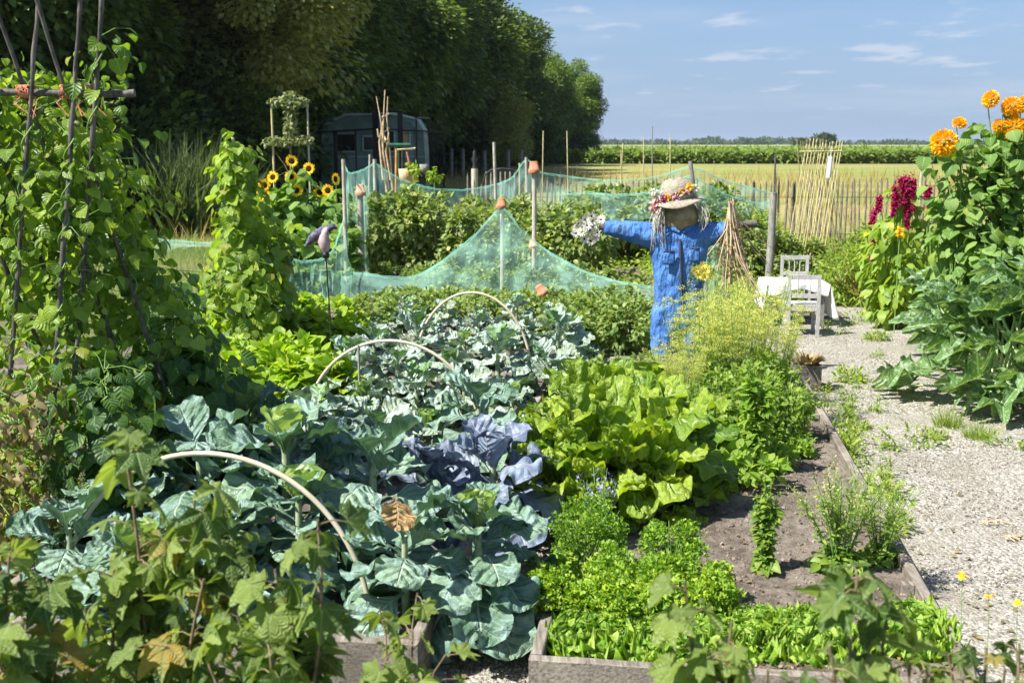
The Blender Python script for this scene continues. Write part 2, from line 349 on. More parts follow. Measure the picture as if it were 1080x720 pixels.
def leaf_mat(name, ca, cb, vein=None, vtype='pin', trans=0.3, rough=0.45, spec=0.4, tcol=None, odd=None, oddp=0.04, nsc=6.0, vw=0.07, bumpy=0.0, sil=None, waxy=None, nv=7.0, sidev=0.6, holes=0.0):
    if ca[1] > ca[0] and ca[1] > 1.5 * ca[2]: ca = (ca[0] * 1.28, ca[1] * 1.06, ca[2]); cb = (cb[0] * 1.28, cb[1] * 1.06, cb[2])
    t = NT(name)
    geo = t.N('ShaderNodeNewGeometry'); rnd = geo.outputs['Random Per Island']
    oi = t.N('ShaderNodeObjectInfo').outputs['Random']
    co = t.coord('Object')
    n = t.noise(co, nsc, 3)
    f = t.math('ADD', t.math('MULTIPLY', rnd, 0.6), t.math('MULTIPLY', n, 0.5)); f = t.math('ADD', f, t.math('MULTIPLY', oi, 0.15), True)
    f = t.rng(f, 0.15, 0.95)
    col = t.mix(f, ca, cb)
    if odd is not None:
        fr = t.math('FRACT', t.math('MULTIPLY', rnd, 17.31)); col = t.mix(t.math('MULTIPLY', t.math('LESS_THAN', fr, oddp), t.rng(n, 0.3, 0.6)), col, odd)
    hgt = None
    uvn = t.N('ShaderNodeSeparateXYZ'); t.L(t.coord('UV'), uvn.inputs[0]); u, v = uvn.outputs[0], uvn.outputs[1]
    if vein is not None:
        if vtype == 'pin':
            a = t.math('MULTIPLY', t.math('ABSOLUTE', t.math('SUBTRACT', u, 0.5)), 2.0)
            mid = t.rng(t.math('ADD', a, t.math('MULTIPLY', v, vw * 0.9)), vw * 0.8, vw * 1.5, 1.0, 0.0)
            fr = t.math('FRACT', t.math('SUBTRACT', t.math('MULTIPLY', v, nv), t.math('MULTIPLY', a, 1.7)))
            side = t.rng(t.math('ABSOLUTE', t.math('SUBTRACT', fr, 0.5)), 0.02, 0.06, sidev, 0.0)
            side = t.math('MULTIPLY', side, t.rng(a, 0.3, 0.9, 1.0, 0.35))
            side = t.math('MULTIPLY', side, t.rng(v, 0.25, 0.35))
            vm = t.math('MAXIMUM', mid, side); puff = t.rng(t.math('ABSOLUTE', t.math('SUBTRACT', fr, 0.5)), 0.0, 0.5)
        else:
            fr = t.math('ABSOLUTE', t.math('SUBTRACT', t.math('FRACT', t.math('ADD', t.math('MULTIPLY', t.math('SUBTRACT', u, 0.5), 6.0), 0.5)), 0.5))
            arc = t.math('MULTIPLY', fr, v)
            mid = t.rng(arc, 0.012, 0.04, 1.0, 0.0)
            fr2 = t.math('ABSOLUTE', t.math('SUBTRACT', t.math('FRACT', t.math('SUBTRACT', t.math('MULTIPLY', v, 6.0), t.math('MULTIPLY', fr, 5.0))), 0.5))
            side = t.rng(fr2, 0.03, 0.10, 0.22, 0.0)
            vm = t.math('MAXIMUM', mid, side); puff = t.math('MULTIPLY', t.rng(fr2, 0.0, 0.5), 0.25)
        col = t.mix(t.math('MULTIPLY', vm, 0.8), col, vein); hgt = t.math('SUBTRACT', puff, vm)
    if sil is not None:                                   # silver mottling between the veins
        s = t.rng(t.noise(co, 28.0, 2), 0.52, 0.62, 0, 0.8)
        col = t.mix(s, col, sil)
    if waxy is not None:                                   # grey bloom in cloudy patches
        col = t.mix(t.rng(t.noise(co, 9.0, 3), 0.40, 0.66, 0.0, 0.8), col, waxy)
    nrm = None
    if bumpy:
        hn = t.noise(co, 38.0, 4)
        h = t.math('ADD', hgt if hgt is not None else hn, t.math('MULTIPLY', hn, 1.6)); nrm = t.bump(h, bumpy, 0.02)
    p = t.bsdf(col, rough, spec, nrm)
    tr = t.N('ShaderNodeBsdfTranslucent')
    tc = t.mix(1.0, col, tcol if tcol else (1.9, 1.9, 0.75), 'MULTIPLY'); t.L(tc, tr.inputs[0])
    ms = t.N('ShaderNodeMixShader'); ms.inputs[0].default_value = trans; t.L(p, ms.inputs[1]); t.L(tr.outputs[0], ms.inputs[2])
    if holes:                                              # places eaten through by caterpillars
        hf = t.math('GREATER_THAN', t.noise(co, 24.0, 2), holes); tp = t.N('ShaderNodeBsdfTransparent'); mh = t.N('ShaderNodeMixShader')
        t.L(hf, mh.inputs[0]); t.L(ms.outputs[0], mh.inputs[1]); t.L(tp.outputs[0], mh.inputs[2]); return t.done(mh.outputs[0])
    return t.done(ms.outputs[0])
def plain(name, ca, cb=None, rough=0.7, spec=0.25, sc_=8.0, bumpy=0.3, stretch=(1, 1, 1), dist=0.01, lo=0.35, hi=0.65, det=5):
    t = NT(name); co = t.coord('Object', stretch); n = t.noise(co, sc_, det)
    col = t.mix(t.rng(n, lo, hi), ca, cb if cb else ca)
    return t.done(t.bsdf(col, rough, spec, t.bump(n, bumpy, dist) if bumpy else None))
def petal_mat(name, ca, cb, trans=0.25):
    return leaf_mat(name, ca, cb, trans=trans, rough=0.6, spec=0.15, tcol=(1.3, 1.2, 0.8))

M = {}
M['cabbage'] = leaf_mat('cabbage_leaf', (0.035, 0.115, 0.06), (0.15, 0.28, 0.19), (0.46, 0.56, 0.40), trans=0.12, rough=0.42, spec=0.5, tcol=(1.2, 1.6, 0.6), odd=(0.34, 0.30, 0.09), oddp=0.025, bumpy=0.6, holes=0.73, waxy=(0.24, 0.36, 0.32))
M['kale'] = leaf_mat('kale_leaf', (0.05, 0.12, 0.07), (0.20, 0.30, 0.21), (0.45, 0.53, 0.42), trans=0.12, rough=0.38, spec=0.55, tcol=(1.2, 1.6, 0.6), odd=(0.12, 0.26, 0.04), oddp=0.2, bumpy=0.5, holes=0.74, waxy=(0.48, 0.60, 0.56))
M['cabbage_heart'] = leaf_mat('cabbage_heart', (0.13, 0.27, 0.07), (0.22, 0.36, 0.12), (0.5, 0.58, 0.36), trans=0.3, rough=0.4, spec=0.5, bumpy=0.3)
M['red_cabbage'] = leaf_mat('red_cabbage_leaf', (0.075, 0.10, 0.15), (0.15, 0.20, 0.27), (0.34, 0.27, 0.40), trans=0.08, rough=0.45, spec=0.5, tcol=(1, 0.9, 1.1), bumpy=0.4, waxy=(0.27, 0.33, 0.40))
M['brass_stem'] = plain('cabbage_stalk', (0.22, 0.30, 0.16), (0.36, 0.42, 0.27), 0.55, 0.3, 20)
M['chard'] = leaf_mat('chard_leaf', (0.075, 0.20, 0.014), (0.25, 0.40, 0.035), (0.55, 0.68, 0.28), trans=0.33, rough=0.36, spec=0.55, bumpy=0.8, vw=0.12, nv=6)
M['lettuce'] = leaf_mat('lettuce_leaf', (0.11, 0.28, 0.025), (0.30, 0.50, 0.09), (0.5, 0.65, 0.25), trans=0.4, rough=0.4, spec=0.4, bumpy=0.6)
M['endive'] = leaf_mat('endive_leaf', (0.09, 0.24, 0.018), (0.28, 0.45, 0.05), trans=0.4, rough=0.45)
M['parsley'] = leaf_mat('parsley_leaf', (0.06, 0.18, 0.015), (0.19, 0.37, 0.035), trans=0.35, rough=0.4)
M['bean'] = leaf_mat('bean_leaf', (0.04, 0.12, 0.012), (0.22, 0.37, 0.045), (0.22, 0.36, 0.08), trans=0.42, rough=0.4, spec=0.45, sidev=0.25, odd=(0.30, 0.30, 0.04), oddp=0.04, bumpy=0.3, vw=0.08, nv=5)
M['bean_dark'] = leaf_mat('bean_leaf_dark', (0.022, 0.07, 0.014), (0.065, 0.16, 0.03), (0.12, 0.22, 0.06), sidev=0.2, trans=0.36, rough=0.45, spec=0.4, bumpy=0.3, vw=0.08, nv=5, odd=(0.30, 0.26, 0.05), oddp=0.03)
M['bush_bean'] = leaf_mat('bush_bean_leaf', (0.10, 0.25, 0.015), (0.25, 0.41, 0.035), (0.30, 0.45, 0.08), trans=0.42, rough=0.45, odd=(0.42, 0.42, 0.06), oddp=0.08)
M['berry'] = leaf_mat('berry_leaf', (0.05, 0.12, 0.025), (0.22, 0.33, 0.10), trans=0.33, rough=0.45, spec=0.45, odd=(0.36, 0.36, 0.12), oddp=0.06)
M['potato'] = leaf_mat('potato_leaf', (0.07, 0.16, 0.035), (0.20, 0.31, 0.09), trans=0.33, rough=0.5)
M['currant'] = leaf_mat('currant_leaf', (0.035, 0.095, 0.020), (0.19, 0.30, 0.07), (0.25, 0.36, 0.15), 'pal', trans=0.38, rough=0.42, spec=0.4, odd=(0.36, 0.26, 0.06), oddp=0.05, bumpy=0.5)
M['zucchini'] = leaf_mat('zucchini_leaf', (0.045, 0.13, 0.035), (0.12, 0.25, 0.08), (0.26, 0.40, 0.18), 'pal', trans=0.28, rough=0.5, spec=0.3, bumpy=0.5, sil=(0.34, 0.44, 0.30))
M['sunleaf'] = leaf_mat('sunflower_leaf', (0.07, 0.18, 0.03), (0.18, 0.33, 0.08), (0.26, 0.40, 0.14), trans=0.35, rough=0.55, bumpy=0.3, odd=(0.3, 0.36, 0.06), oddp=0.06)
M['amleaf'] = leaf_mat('amaranth_leaf', (0.09, 0.20, 0.02), (0.20, 0.34, 0.045), (0.32, 0.42, 0.14), trans=0.42, rough=0.5, odd=(0.5, 0.5, 0.06), oddp=0.1)
M['herb'] = leaf_mat('herb_leaf', (0.07, 0.18, 0.025), (0.20, 0.33, 0.06), trans=0.4, rough=0.5)
M['dill'] = leaf_mat('dill_umbel', (0.30, 0.42, 0.10), (0.48, 0.56, 0.18), trans=0.4, rough=0.6)
M['grey_herb'] = leaf_mat('grey_herb_leaf', (0.16, 0.24, 0.14), (0.32, 0.40, 0.26), trans=0.3, rough=0.6)
M['weed'] = leaf_mat('weed_leaf', (0.08, 0.19, 0.02), (0.24, 0.36, 0.06), trans=0.4, rough=0.5)
M['drygrass'] = leaf_mat('dry_grass', (0.19, 0.22, 0.06), (0.38, 0.31, 0.14), trans=0.35, rough=0.7)
M['reed'] = leaf_mat('reed_blade', (0.030, 0.065, 0.030), (0.09, 0.15, 0.06), trans=0.3, rough=0.6)
M['lawn'] = leaf_mat('lawn_blade', (0.10, 0.20, 0.05), (0.24, 0.34, 0.13), trans=0.4, rough=0.6)
M['tree_dark'] = leaf_mat('tree_leaf_dark', (0.014, 0.042, 0.009), (0.105, 0.185, 0.04), trans=0.28, rough=0.5, nsc=0.6)
M['tree_mid'] = leaf_mat('tree_leaf_mid', (0.032, 0.085, 0.014), (0.13, 0.23, 0.04), trans=0.32, rough=0.5, nsc=0.6)
M['tree_light'] = leaf_mat('tree_leaf_light', (0.09, 0.14, 0.04), (0.26, 0.33, 0.11), trans=0.3, rough=0.5, nsc=0.6)
M['corn'] = leaf_mat('corn_leaf', (0.06, 0.14, 0.03), (0.16, 0.26, 0.06), trans=0.35, rough=0.5)
M['appleleaf'] = leaf_mat('apple_leaf', (0.10, 0.17, 0.08), (0.24, 0.31, 0.18), trans=0.3, rough=0.5)
M['deadleaf'] = leaf_mat('dead_leaf', (0.10, 0.085, 0.035), (0.30, 0.24, 0.11), trans=0.3, rough=0.7)
M['tanleaf'] = leaf_mat('withered_cabbage_leaf', (0.30, 0.16, 0.06), (0.62, 0.42, 0.20), (0.62, 0.46, 0.28), trans=0.2, rough=0.7, nsc=22, bumpy=1.0)
M['yel'] = petal_mat('yellow_petal', (0.88, 0.52, 0.01), (0.96, 0.70, 0.03))
M['orange'] = petal_mat('orange_petal', (0.90, 0.42, 0.006), (0.97, 0.60, 0.015))
M['lemon'] = petal_mat('lemon_petal', (0.80, 0.66, 0.05), (0.90, 0.80, 0.20))
M['disc'] = plain('sunflower_disc', (0.012, 0.007, 0.004), (0.06, 0.03, 0.01), 0.9, 0.1, 90, 0.6)
M['crimson'] = leaf_mat('amaranth_tassel', (0.22, 0.006, 0.045), (0.46, 0.025, 0.12), trans=0.15, rough=0.8, spec=0.1, tcol=(1.4, 1, 1), nsc=30)
M['whitepet'] = petal_mat('dried_white_flower', (0.45, 0.42, 0.38), (0.78, 0.76, 0.70), 0.15)
M['pinkpet'] = petal_mat('pink_petal', (0.70, 0.28, 0.32), (0.85, 0.55, 0.52), 0.15)
M['bluepet'] = petal_mat('blue_petal', (0.18, 0.16, 0.55), (0.34, 0.30, 0.72), 0.15)
M['greenstem'] = plain('green_stem', (0.12, 0.24, 0.05), (0.24, 0.36, 0.10), 0.5, 0.3, 10)
M['palestem'] = plain('pale_stem', (0.42, 0.56, 0.22), (0.58, 0.68, 0.36), 0.4, 0.4, 10)
M['drystem'] = plain('woody_stem', (0.12, 0.09, 0.055), (0.26, 0.20, 0.12), 0.8, 0.2, 30)
M['bark'] = plain('tree_bark', (0.045, 0.035, 0.025), (0.13, 0.10, 0.075), 0.9, 0.1, 6, 0.8, (1, 1, 0.25), 0.05)
def wood(name, ca, cb, grain=(2, 30, 30), rough=0.85, rings=None):
    t = NT(name); co = t.coord('Object', grain); n = t.noise(co, 3.0, 6, 0.65); n2 = t.noise(t.coord('Object'), 4.0, 4)
    f = t.math('ADD', t.math('MULTIPLY', n, 0.7), t.math('MULTIPLY', n2, 0.4), True)
    col = t.mix(t.rng(f, 0.38, 0.75), ca, cb)
    dark = t.rng(n, 0.30, 0.40, 1.0, 0.0); col = t.mix(t.math('MULTIPLY', dark, 0.6), col, tuple(c * 0.35 for c in ca))
    st = t.noise(t.coord('Object'), 2.2, 6, 0.7); col = t.mix(t.rng(st, 0.48, 0.66, 0, 0.55), col, tuple(c * 0.5 for c in ca))
    return t.done(t.bsdf(col, rough, 0.15, t.bump(n, 0.7, 0.006)))
M['board'] = wood('weathered_board', (0.13, 0.11, 0.09), (0.33, 0.295, 0.245), (25, 2.5, 30))
M['board_side'] = wood('weathered_board_side', (0.14, 0.12, 0.095), (0.34, 0.30, 0.25), (25, 2.5, 30))
M['greywood'] = wood('grey_wood', (0.17, 0.16, 0.14), (0.40, 0.38, 0.34), (20, 20, 4))
M['chairwood'] = wood('worn_grey_paint_wood', (0.33, 0.325, 0.305), (0.55, 0.545, 0.515), (20, 20, 5))
M['stake'] = wood('pale_stake', (0.34, 0.30, 0.23), (0.58, 0.54, 0.45), (25, 25, 3))
M['fencewood'] = wood('chestnut_paling', (0.10, 0.085, 0.07), (0.33, 0.28, 0.22), (25, 25, 3))
M['darkpole'] = wood('dark_bamboo', (0.060, 0.052, 0.05), (0.20, 0.18, 0.165), (15, 15, 4), 0.6)
M['bamboo'] = wood('yellow_bamboo', (0.42, 0.34, 0.15), (0.66, 0.58, 0.32), (10, 10, 3), 0.5)
M['straw'] = wood('dry_straw', (0.42, 0.30, 0.17), (0.74, 0.60, 0.40), (10, 10, 4), 0.7)
M['darkpost'] = plain('dark_steel_post', (0.012, 0.013, 0.015), (0.03, 0.03, 0.03), 0.6, 0.3, 10, 0)
M['hoop'] = plain('pale_plastic_pipe', (0.50, 0.44, 0.31), (0.62, 0.57, 0.43), 0.45, 0.4, 5, 0.1)
M['terracotta'] = plain('terracotta', (0.42, 0.15, 0.075), (0.56, 0.25, 0.15), 0.85, 0.15, 14, 0.2)
M['terrapale'] = plain('weathered_terracotta', (0.50, 0.28, 0.17), (0.62, 0.42, 0.30), 0.9, 0.1, 14, 0.2)
M['twine'] = plain('orange_twine', (0.45, 0.16, 0.09), (0.62, 0.28, 0.17), 0.9, 0.1, 60, 0.3)
M['white'] = plain('white_paint', (0.70, 0.70, 0.68), (0.80, 0.80, 0.78), 0.5, 0.3, 6, 0)
M['cloth'] = plain('white_cloth', (0.72, 0.71, 0.68), (0.82, 0.81, 0.78), 0.85, 0.1, 5, 0.2, dist=0.03)

def soil_mat():
    t = NT('garden_soil'); co = t.coord('Object'); n = t.noise(co, 2.5, 8, 0.6); n2 = t.noise(co, 22, 6, 0.7); n3 = t.noise(co, 90, 4, 0.7)
    f = t.math('ADD', t.math('MULTIPLY', n, 0.5), t.math('MULTIPLY', n2, 0.5))
    col = t.mix(t.rng(f, 0.38, 0.62), (0.115, 0.093, 0.073), (0.28, 0.24, 0.195))
    col = t.mix(t.rng(n3, 0.60, 0.68, 0, 0.6), col, (0.36, 0.30, 0.24))
    return t.done(t.bsdf(col, 0.95, 0.1, t.bump(t.math('ADD', n2, n3), 0.9, 0.02)))
M['soil'] = soil_mat()
def gravel_mat():
    t = NT('gravel'); co = t.coord('Object'); v = t.N('ShaderNodeTexVoronoi'); v.inputs['Scale'].default_value = 62; t.L(co, v.inputs['Vector'])
    sp = t.N('ShaderNodeSeparateColor'); t.L(v.outputs['Color'], sp.inputs[0]); r = sp.outputs[0]; g = sp.outputs[1]
    v2 = t.voronoi(co, 150)
    n = t.noise(co, 1.3, 6)
    col = t.mix(r, (0.25, 0.235, 0.195), (0.46, 0.44, 0.38))
    col = t.mix(t.rng(g, 0.86, 0.90), col, (0.17, 0.15, 0.12))
    col = t.mix(t.rng(g, 0.05, 0.10, 0.6, 0.0), col, (0.70, 0.68, 0.62))
    col = t.mix(t.rng(n, 0.45, 0.68, 0.0, 0.7), col, (0.30, 0.275, 0.225))
    tw = t.noise(t.coord('Object', (1.6, 0.35, 1)), 1.1, 5, 0.7); col = t.mix(t.rng(tw, 0.50, 0.66, 0.0, 0.45), col, (0.20, 0.17, 0.125))
    col = t.mix(t.rng(v.outputs['Distance'], 0.40, 0.80, 0.0, 0.5), col, (0.16, 0.145, 0.115))
    h = t.math('SUBTRACT', 1.0, v.outputs['Distance']); h = t.math('ADD', h, t.math('MULTIPLY', v2, -0.3))
    return t.done(t.bsdf(col, 0.85, 0.2, t.bump(h, 0.8, 0.012)))
M['gravel'] = gravel_mat()
def stone_mat():
    t = NT('loose_stone'); r = t.N('ShaderNodeNewGeometry').outputs['Random Per Island']
    col = t.mix(r, (0.17, 0.155, 0.125), (0.50, 0.475, 0.415)); col = t.mix(t.math('MULTIPLY', t.math('LESS_THAN', t.math('FRACT', t.math('MULTIPLY', r, 13.7)), 0.1), 0.8), col, (0.20, 0.15, 0.10))
    return t.done(t.bsdf(col, 0.8, 0.25))
M['stone'] = stone_mat()
def ground_mat():
    t = NT('rough_grass_ground'); co = t.coord('Object'); n = t.noise(co, 0.35, 8); n2 = t.noise(co, 9, 6, 0.7)
    col = t.mix(t.rng(n2, 0.35, 0.65), (0.055, 0.085, 0.025), (0.15, 0.18, 0.06)); col = t.mix(t.rng(n, 0.45, 0.62, 0, 0.7), col, (0.19, 0.155, 0.09))
    return t.done(t.bsdf(col, 0.95, 0.1, t.bump(n2, 0.8, 0.03)))
M['ground'] = ground_mat()
def meadow_mat():
    t = NT('dry_meadow'); co = t.coord('Object', (0.25, 1, 1)); n = t.noise(co, 0.22, 8, 0.6); n2 = t.noise(t.coord('Object'), 3, 5, 0.7); n3 = t.noise(t.coord('Object', (0.15, 1, 1)), 0.09, 4)
    col = t.mix(t.rng(n, 0.35, 0.65), (0.18, 0.22, 0.06), (0.36, 0.29, 0.13)); col = t.mix(t.rng(n2, 0.4, 0.6, 0, 0.45), col, (0.16, 0.20, 0.05))
    col = t.mix(t.rng(n3, 0.52, 0.62, 0, 0.6), col, (0.18, 0.25, 0.06))
    return t.done(t.bsdf(col, 0.95, 0.1))
M['meadow'] = meadow_mat()
def canopy_mat():
    t = NT('corn_canopy'); co = t.coord('Object', (0.35, 1, 1)); n = t.noise(co, 0.06, 6); n2 = t.noise(t.coord('Object', (1, 1, 1)), 1.3, 5, 0.8)
    col = t.mix(t.rng(n2, 0.35, 0.65), (0.16, 0.22, 0.07), (0.34, 0.37, 0.15)); col = t.mix(t.rng(n, 0.4, 0.65, 0, 0.6), col, (0.36, 0.36, 0.18))
    return t.done(t.bsdf(col, 0.9, 0.1))
M['canopy'] = canopy_mat()
def net_mat(name, col, lo, hi, sc_=3.0):
    t = NT(name); co = t.coord('Object'); n = t.noise(co, sc_, 5, 0.6); 
    # the weave: two families of thin threads in the cloth's own coordinates
    sx = t.N('ShaderNodeSeparateXYZ'); t.L(t.coord('UV'), sx.inputs[0])
    f = t.rng(n, 0.35, 0.65, lo, hi)
    d = t.N('ShaderNodeBsdfDiffuse'); d.inputs[0].default_value = (*col, 1); tl = t.N('ShaderNodeBsdfTranslucent'); tl.inputs[0].default_value = (*col, 1)
    m1 = t.N('ShaderNodeMixShader'); m1.inputs[0].default_value = 0.45; t.L(d.outputs[0], m1.inputs[1]); t.L(tl.outputs[0], m1.inputs[2])
    tr = t.N('ShaderNodeBsdfTransparent'); ms = t.N('ShaderNodeMixShader'); t.L(f, ms.inputs[0]); t.L(tr.outputs[0], ms.inputs[1]); t.L(m1.outputs[0], ms.inputs[2])
    return t.done(ms.outputs[0])
M['net'] = net_mat('green_netting', (0.46, 0.80, 0.68), 0.13, 0.42)
M['net_thread'] = net_mat('green_net_hem', (0.45, 0.84, 0.70), 0.4, 0.65)
M['net_black'] = net_mat('black_netting', (0.02, 0.025, 0.025), 0.25, 0.45)

rn = random.Random(5); rg = np.random.default_rng(5)

# ------------------------------------------------------------------ ground, path, beds
def struct(name, me, **kw):
    o = link(name, me); o['kind'] = 'structure'; return o
def wavy(p, amp, fr):
    return amp * (mnoise.noise(Vector((p[0] * fr, p[1] * fr, 3.1))) + 0.5 * mnoise.noise(Vector((p[0] * fr * 2.7, p[1] * fr * 2.7, 8.1))))
b = Buf()
b.raw([(-3000, -40, 0), (3000, -40, 0), (3000, 5000, 0), (-3000, 5000, 0)], [(0, 1, 2, 3)])
struct('ground', b.mesh('ground', M['ground'], False))
F0 = 23.0
b = Buf(); b.raw([(-8, F0, 0.006), (700, F0, 0.006), (700, 170, 0.006), (-8, 170, 0.006)], [(0, 1, 2, 3)])
struct('meadow', b.mesh('meadow', M['meadow'], False))

uR = uv_of(G(985, 650, 0.22))[0]; vF = uv_of(G(572, 690, 0.22))[1]; uL = uv_of(G(572, 690, 0.22))[0]
vR2 = uv_of(G(845, 392, 0.22))[1]
u1R = uv_of(G(430, 680, 0.22))[0]; u1L = u1R - 1.75; v1F = uv_of(G(400, 672, 0.24))[1]; v1E = v1F + 8.6
# gravel: the wide path right of the beds, the narrow one between them
b = Buf()
def path_pt(uu, vv):
    v = -0.5 + vv * 15.2; lo = uR; hi = uR + 4.2
    if v > 11.6: lo = uR - 0.9 + 0.2 * math.sin(v * 2)
    hi += 0.25 * math.sin(v * 1.7) + 0.12 * math.sin(v * 4.1)
    if v > 9: hi = uR + 4.2 - (v - 9) * 0.42 + 0.15 * math.sin(v * 3)
    p = B(lo + (hi - lo) * uu, v); return (p.x, p.y, 0.008 + 0.012 * mnoise.noise(Vector((p.x * 1.3, p.y * 1.3, 0))) + 0.012)
b.sheet(path_pt, 60, 200)
struct('path', b.mesh('path', M['gravel']))
b = Buf(); b.sheet(lambda u, v: (lambda p: (p.x, p.y, 0.02 + 0.012 * mnoise.noise(Vector((p.x * 2, p.y * 2, 0)))))(B(u1R - .01 + (uL - u1R + .02) * u, 2.2 + v * 7.5)), 12, 90)
struct('path', b.mesh('path_between', M['gravel']))

def bed(name, label, ul, ur, vf, vb, h, seed, side_thick=0.045):
    t = thing(name, label, 'raised bed', B((ul + ur) / 2, vf), 0)
    O = Vector(t.location)
    def boards(nm, p, q, mat, hh=h):
        bb = Buf(); d = (q - p); L = d.length; d.normalize(); nrm = Vector((d.y, -d.x, 0)); n = 14
        V = []; 
        for i in range(n + 1):
            c = p + d * (L * i / n) - O; wob = 0.004 * mnoise.noise(Vector((i * .7, seed, 0))); tz = hh + 0.006 * mnoise.noise(Vector((i * .9, seed + 4, 0)))
            for (s, z) in ((-1, -0.03), (-1, tz - .004), (-.8, tz), (.8, tz), (1, tz - .004), (1, -0.03)):
                V.append(tuple(c + nrm * (s * side_thick / 2 + wob) + Vector((0, 0, z))))
        F = [(i * 6 + k, i * 6 + k + 1, (i + 1) * 6 + k + 1, (i + 1) * 6 + k) for i in range(n) for k in range(5)]
        F += [(0, 1, 4, 5), (1, 2, 3, 4), (n * 6 + 5, n * 6 + 4, n * 6 + 1, n * 6), (n * 6 + 4, n * 6 + 3, n * 6 + 2, n * 6 + 1)]
        bb.raw(V, F)
        me = bb.mesh(nm, mat, False); link(nm, me, t)
    e = side_thick / 2
    boards('front_board', B(ul - 2 * e, vf - e), B(ur + 2 * e, vf - e), M['board'])
    boards('side_board', B(ul - e, vf + 0.003), B(ul - e, vb), M['board_side'])
    boards('side_board', B(ur + e, vf + 0.003), B(ur + e, vb), M['board_side'])
    boards('back_board', B(ul - 2 * e, vb + e + .003), B(ur + 2 * e, vb + e + .003), M['board'])
    vv = vf + 0.9
    while vv < vb:
        bb = Buf(); bb.cbox(B(ur - 0.027, vv) + Vector((0, 0, h / 2 - 0.02)) - O, 0.045, 0.045, h + 0.03, rz=-BA); link('corner_post', bb.mesh('corner_post', M['board'], False), t); vv += 1.55
    bb = Buf()
    def sp(u, v):
        p = B(ul + (ur - ul) * u, vf + (vb - vf) * v); z = h - 0.055 + wavy(p, 0.022, 2.2) + wavy(p, 0.012, 9) + 0.011 * mnoise.noise(p * 24)
        return (p.x - O.x, p.y - O.y, z)
    bb.sheet(sp, 90, int((vb - vf) * 55)); link('soil', bb.mesh('bed_soil', M['soil']), t)
    return t
bed('raised_bed', 'long raised bed of grey boards right of the middle with bare soil, chard and lettuce', uL, uR, vF, vF + 5.9, 0.22, 1)
bed('raised_bed', 'raised bed of grey boards packed with blue-green cabbages under the pipe hoops', u1L, u1R, v1F, v1E, 0.24, 2)
# soil patches of the back plots
def plot(pts_uv, z=0.03):
    b = Buf(); (x0, y0, x1, y1) = pts_uv
    b.sheet(lambda u, v: (x0 + (x1 - x0) * u, y0 + (y1 - y0) * v, z + 0.02 * mnoise.noise(Vector((u * 40, v * 40, x0))) + wavy((x0 + (x1 - x0) * u, y0 + (y1 - y0) * v), 0.015, 3)), 60, 60)
    struct('soil', b.mesh('plot_soil', M['soil']))
plot((-3.6, 13.3, 4.0, 21.6)); plot((-5.0, 4.2, -2.25, 12.0), 0.02)

# gravel stones and soil crumbs lying loose
ico = None
def pebble(seed):
    r = np.random.default_rng(seed); V = np.array([(1, 0, 0), (-1, 0, 0), (0, 1, 0), (0, -1, 0), (0, 0, .7), (0, 0, -.7), (.7, .7, .3), (-.7, .6, .3), (.6, -.7, .3), (-.6, -.7, .3)], float) * r.uniform(.7, 1.2, (10, 1))
    F = np.array([(4, 0, 6), (4, 6, 2), (4, 2, 7), (4, 7, 1), (4, 1, 9), (4, 9, 3), (4, 3, 8), (4, 8, 0), (5, 6, 0), (5, 2, 6), (5, 7, 2), (5, 1, 7), (5, 9, 1), (5, 3, 9), (5, 8, 3), (5, 0, 8)]); return V, np.zeros((10, 2)), F
T_peb = [pebble(i) for i in range(5)]
def scatter_uv(n, u0, u1, v0, v1, bias=1.6):
    u = rg.uniform(u0, u1, n); v = v0 + (v1 - v0) * rg.uniform(0, 1, n) ** bias
    return np.outer(u, BR) + np.outer(v, BD)
b = Buf(); P = np.concatenate([scatter_uv(26000, uR + .03, uR + 3.2, 2.6, 12.5), scatter_uv(5000, u1R + .05, uL - .06, 3.4, 6.5)]); P[:, 2] = 0.022
b.leaves(T_peb, P, unit(rg, len(P)), unit(rg, len(P)), 0.0045 + 0.006 * rg.random(len(P)) ** 2.5, rg)
tagp(link('loose_gravel', b.mesh('loose_gravel', M['stone'], False)), 'small pale stones strewn over the gravel path', 'gravel', kind='stuff')
b = Buf(); P = np.concatenate([scatter_uv(9000, uL + .03, uR - .03, vF, vF + 5.8, 1.4), scatter_uv(5000, u1L + .03, u1R - .03, v1F, v1F + 4, 1.4)])
P[:, 2] = np.array([0.222 - 0.055 + wavy(p, 0.022, 2.2) + wavy(p, 0.012, 9) for p in P])
b.leaves(T_peb, P, unit(rg, len(P)), unit(rg, len(P)), 0.003 + 0.012 * rg.random(len(P)) ** 4, rg)
t_ = NT('soil_crumb'); r_ = t_.N('ShaderNodeNewGeometry').outputs['Random Per Island']; M['crumb'] = t_.done(t_.bsdf(t_.mix(r_, (0.10, 0.075, 0.055), (0.30, 0.24, 0.19)), 0.95, 0.1))
tagp(link('soil_crumbs', b.mesh('soil_crumbs', M['crumb'], False)), 'dry crumbs and clods of soil on the raised beds', 'soil clods', kind='stuff')

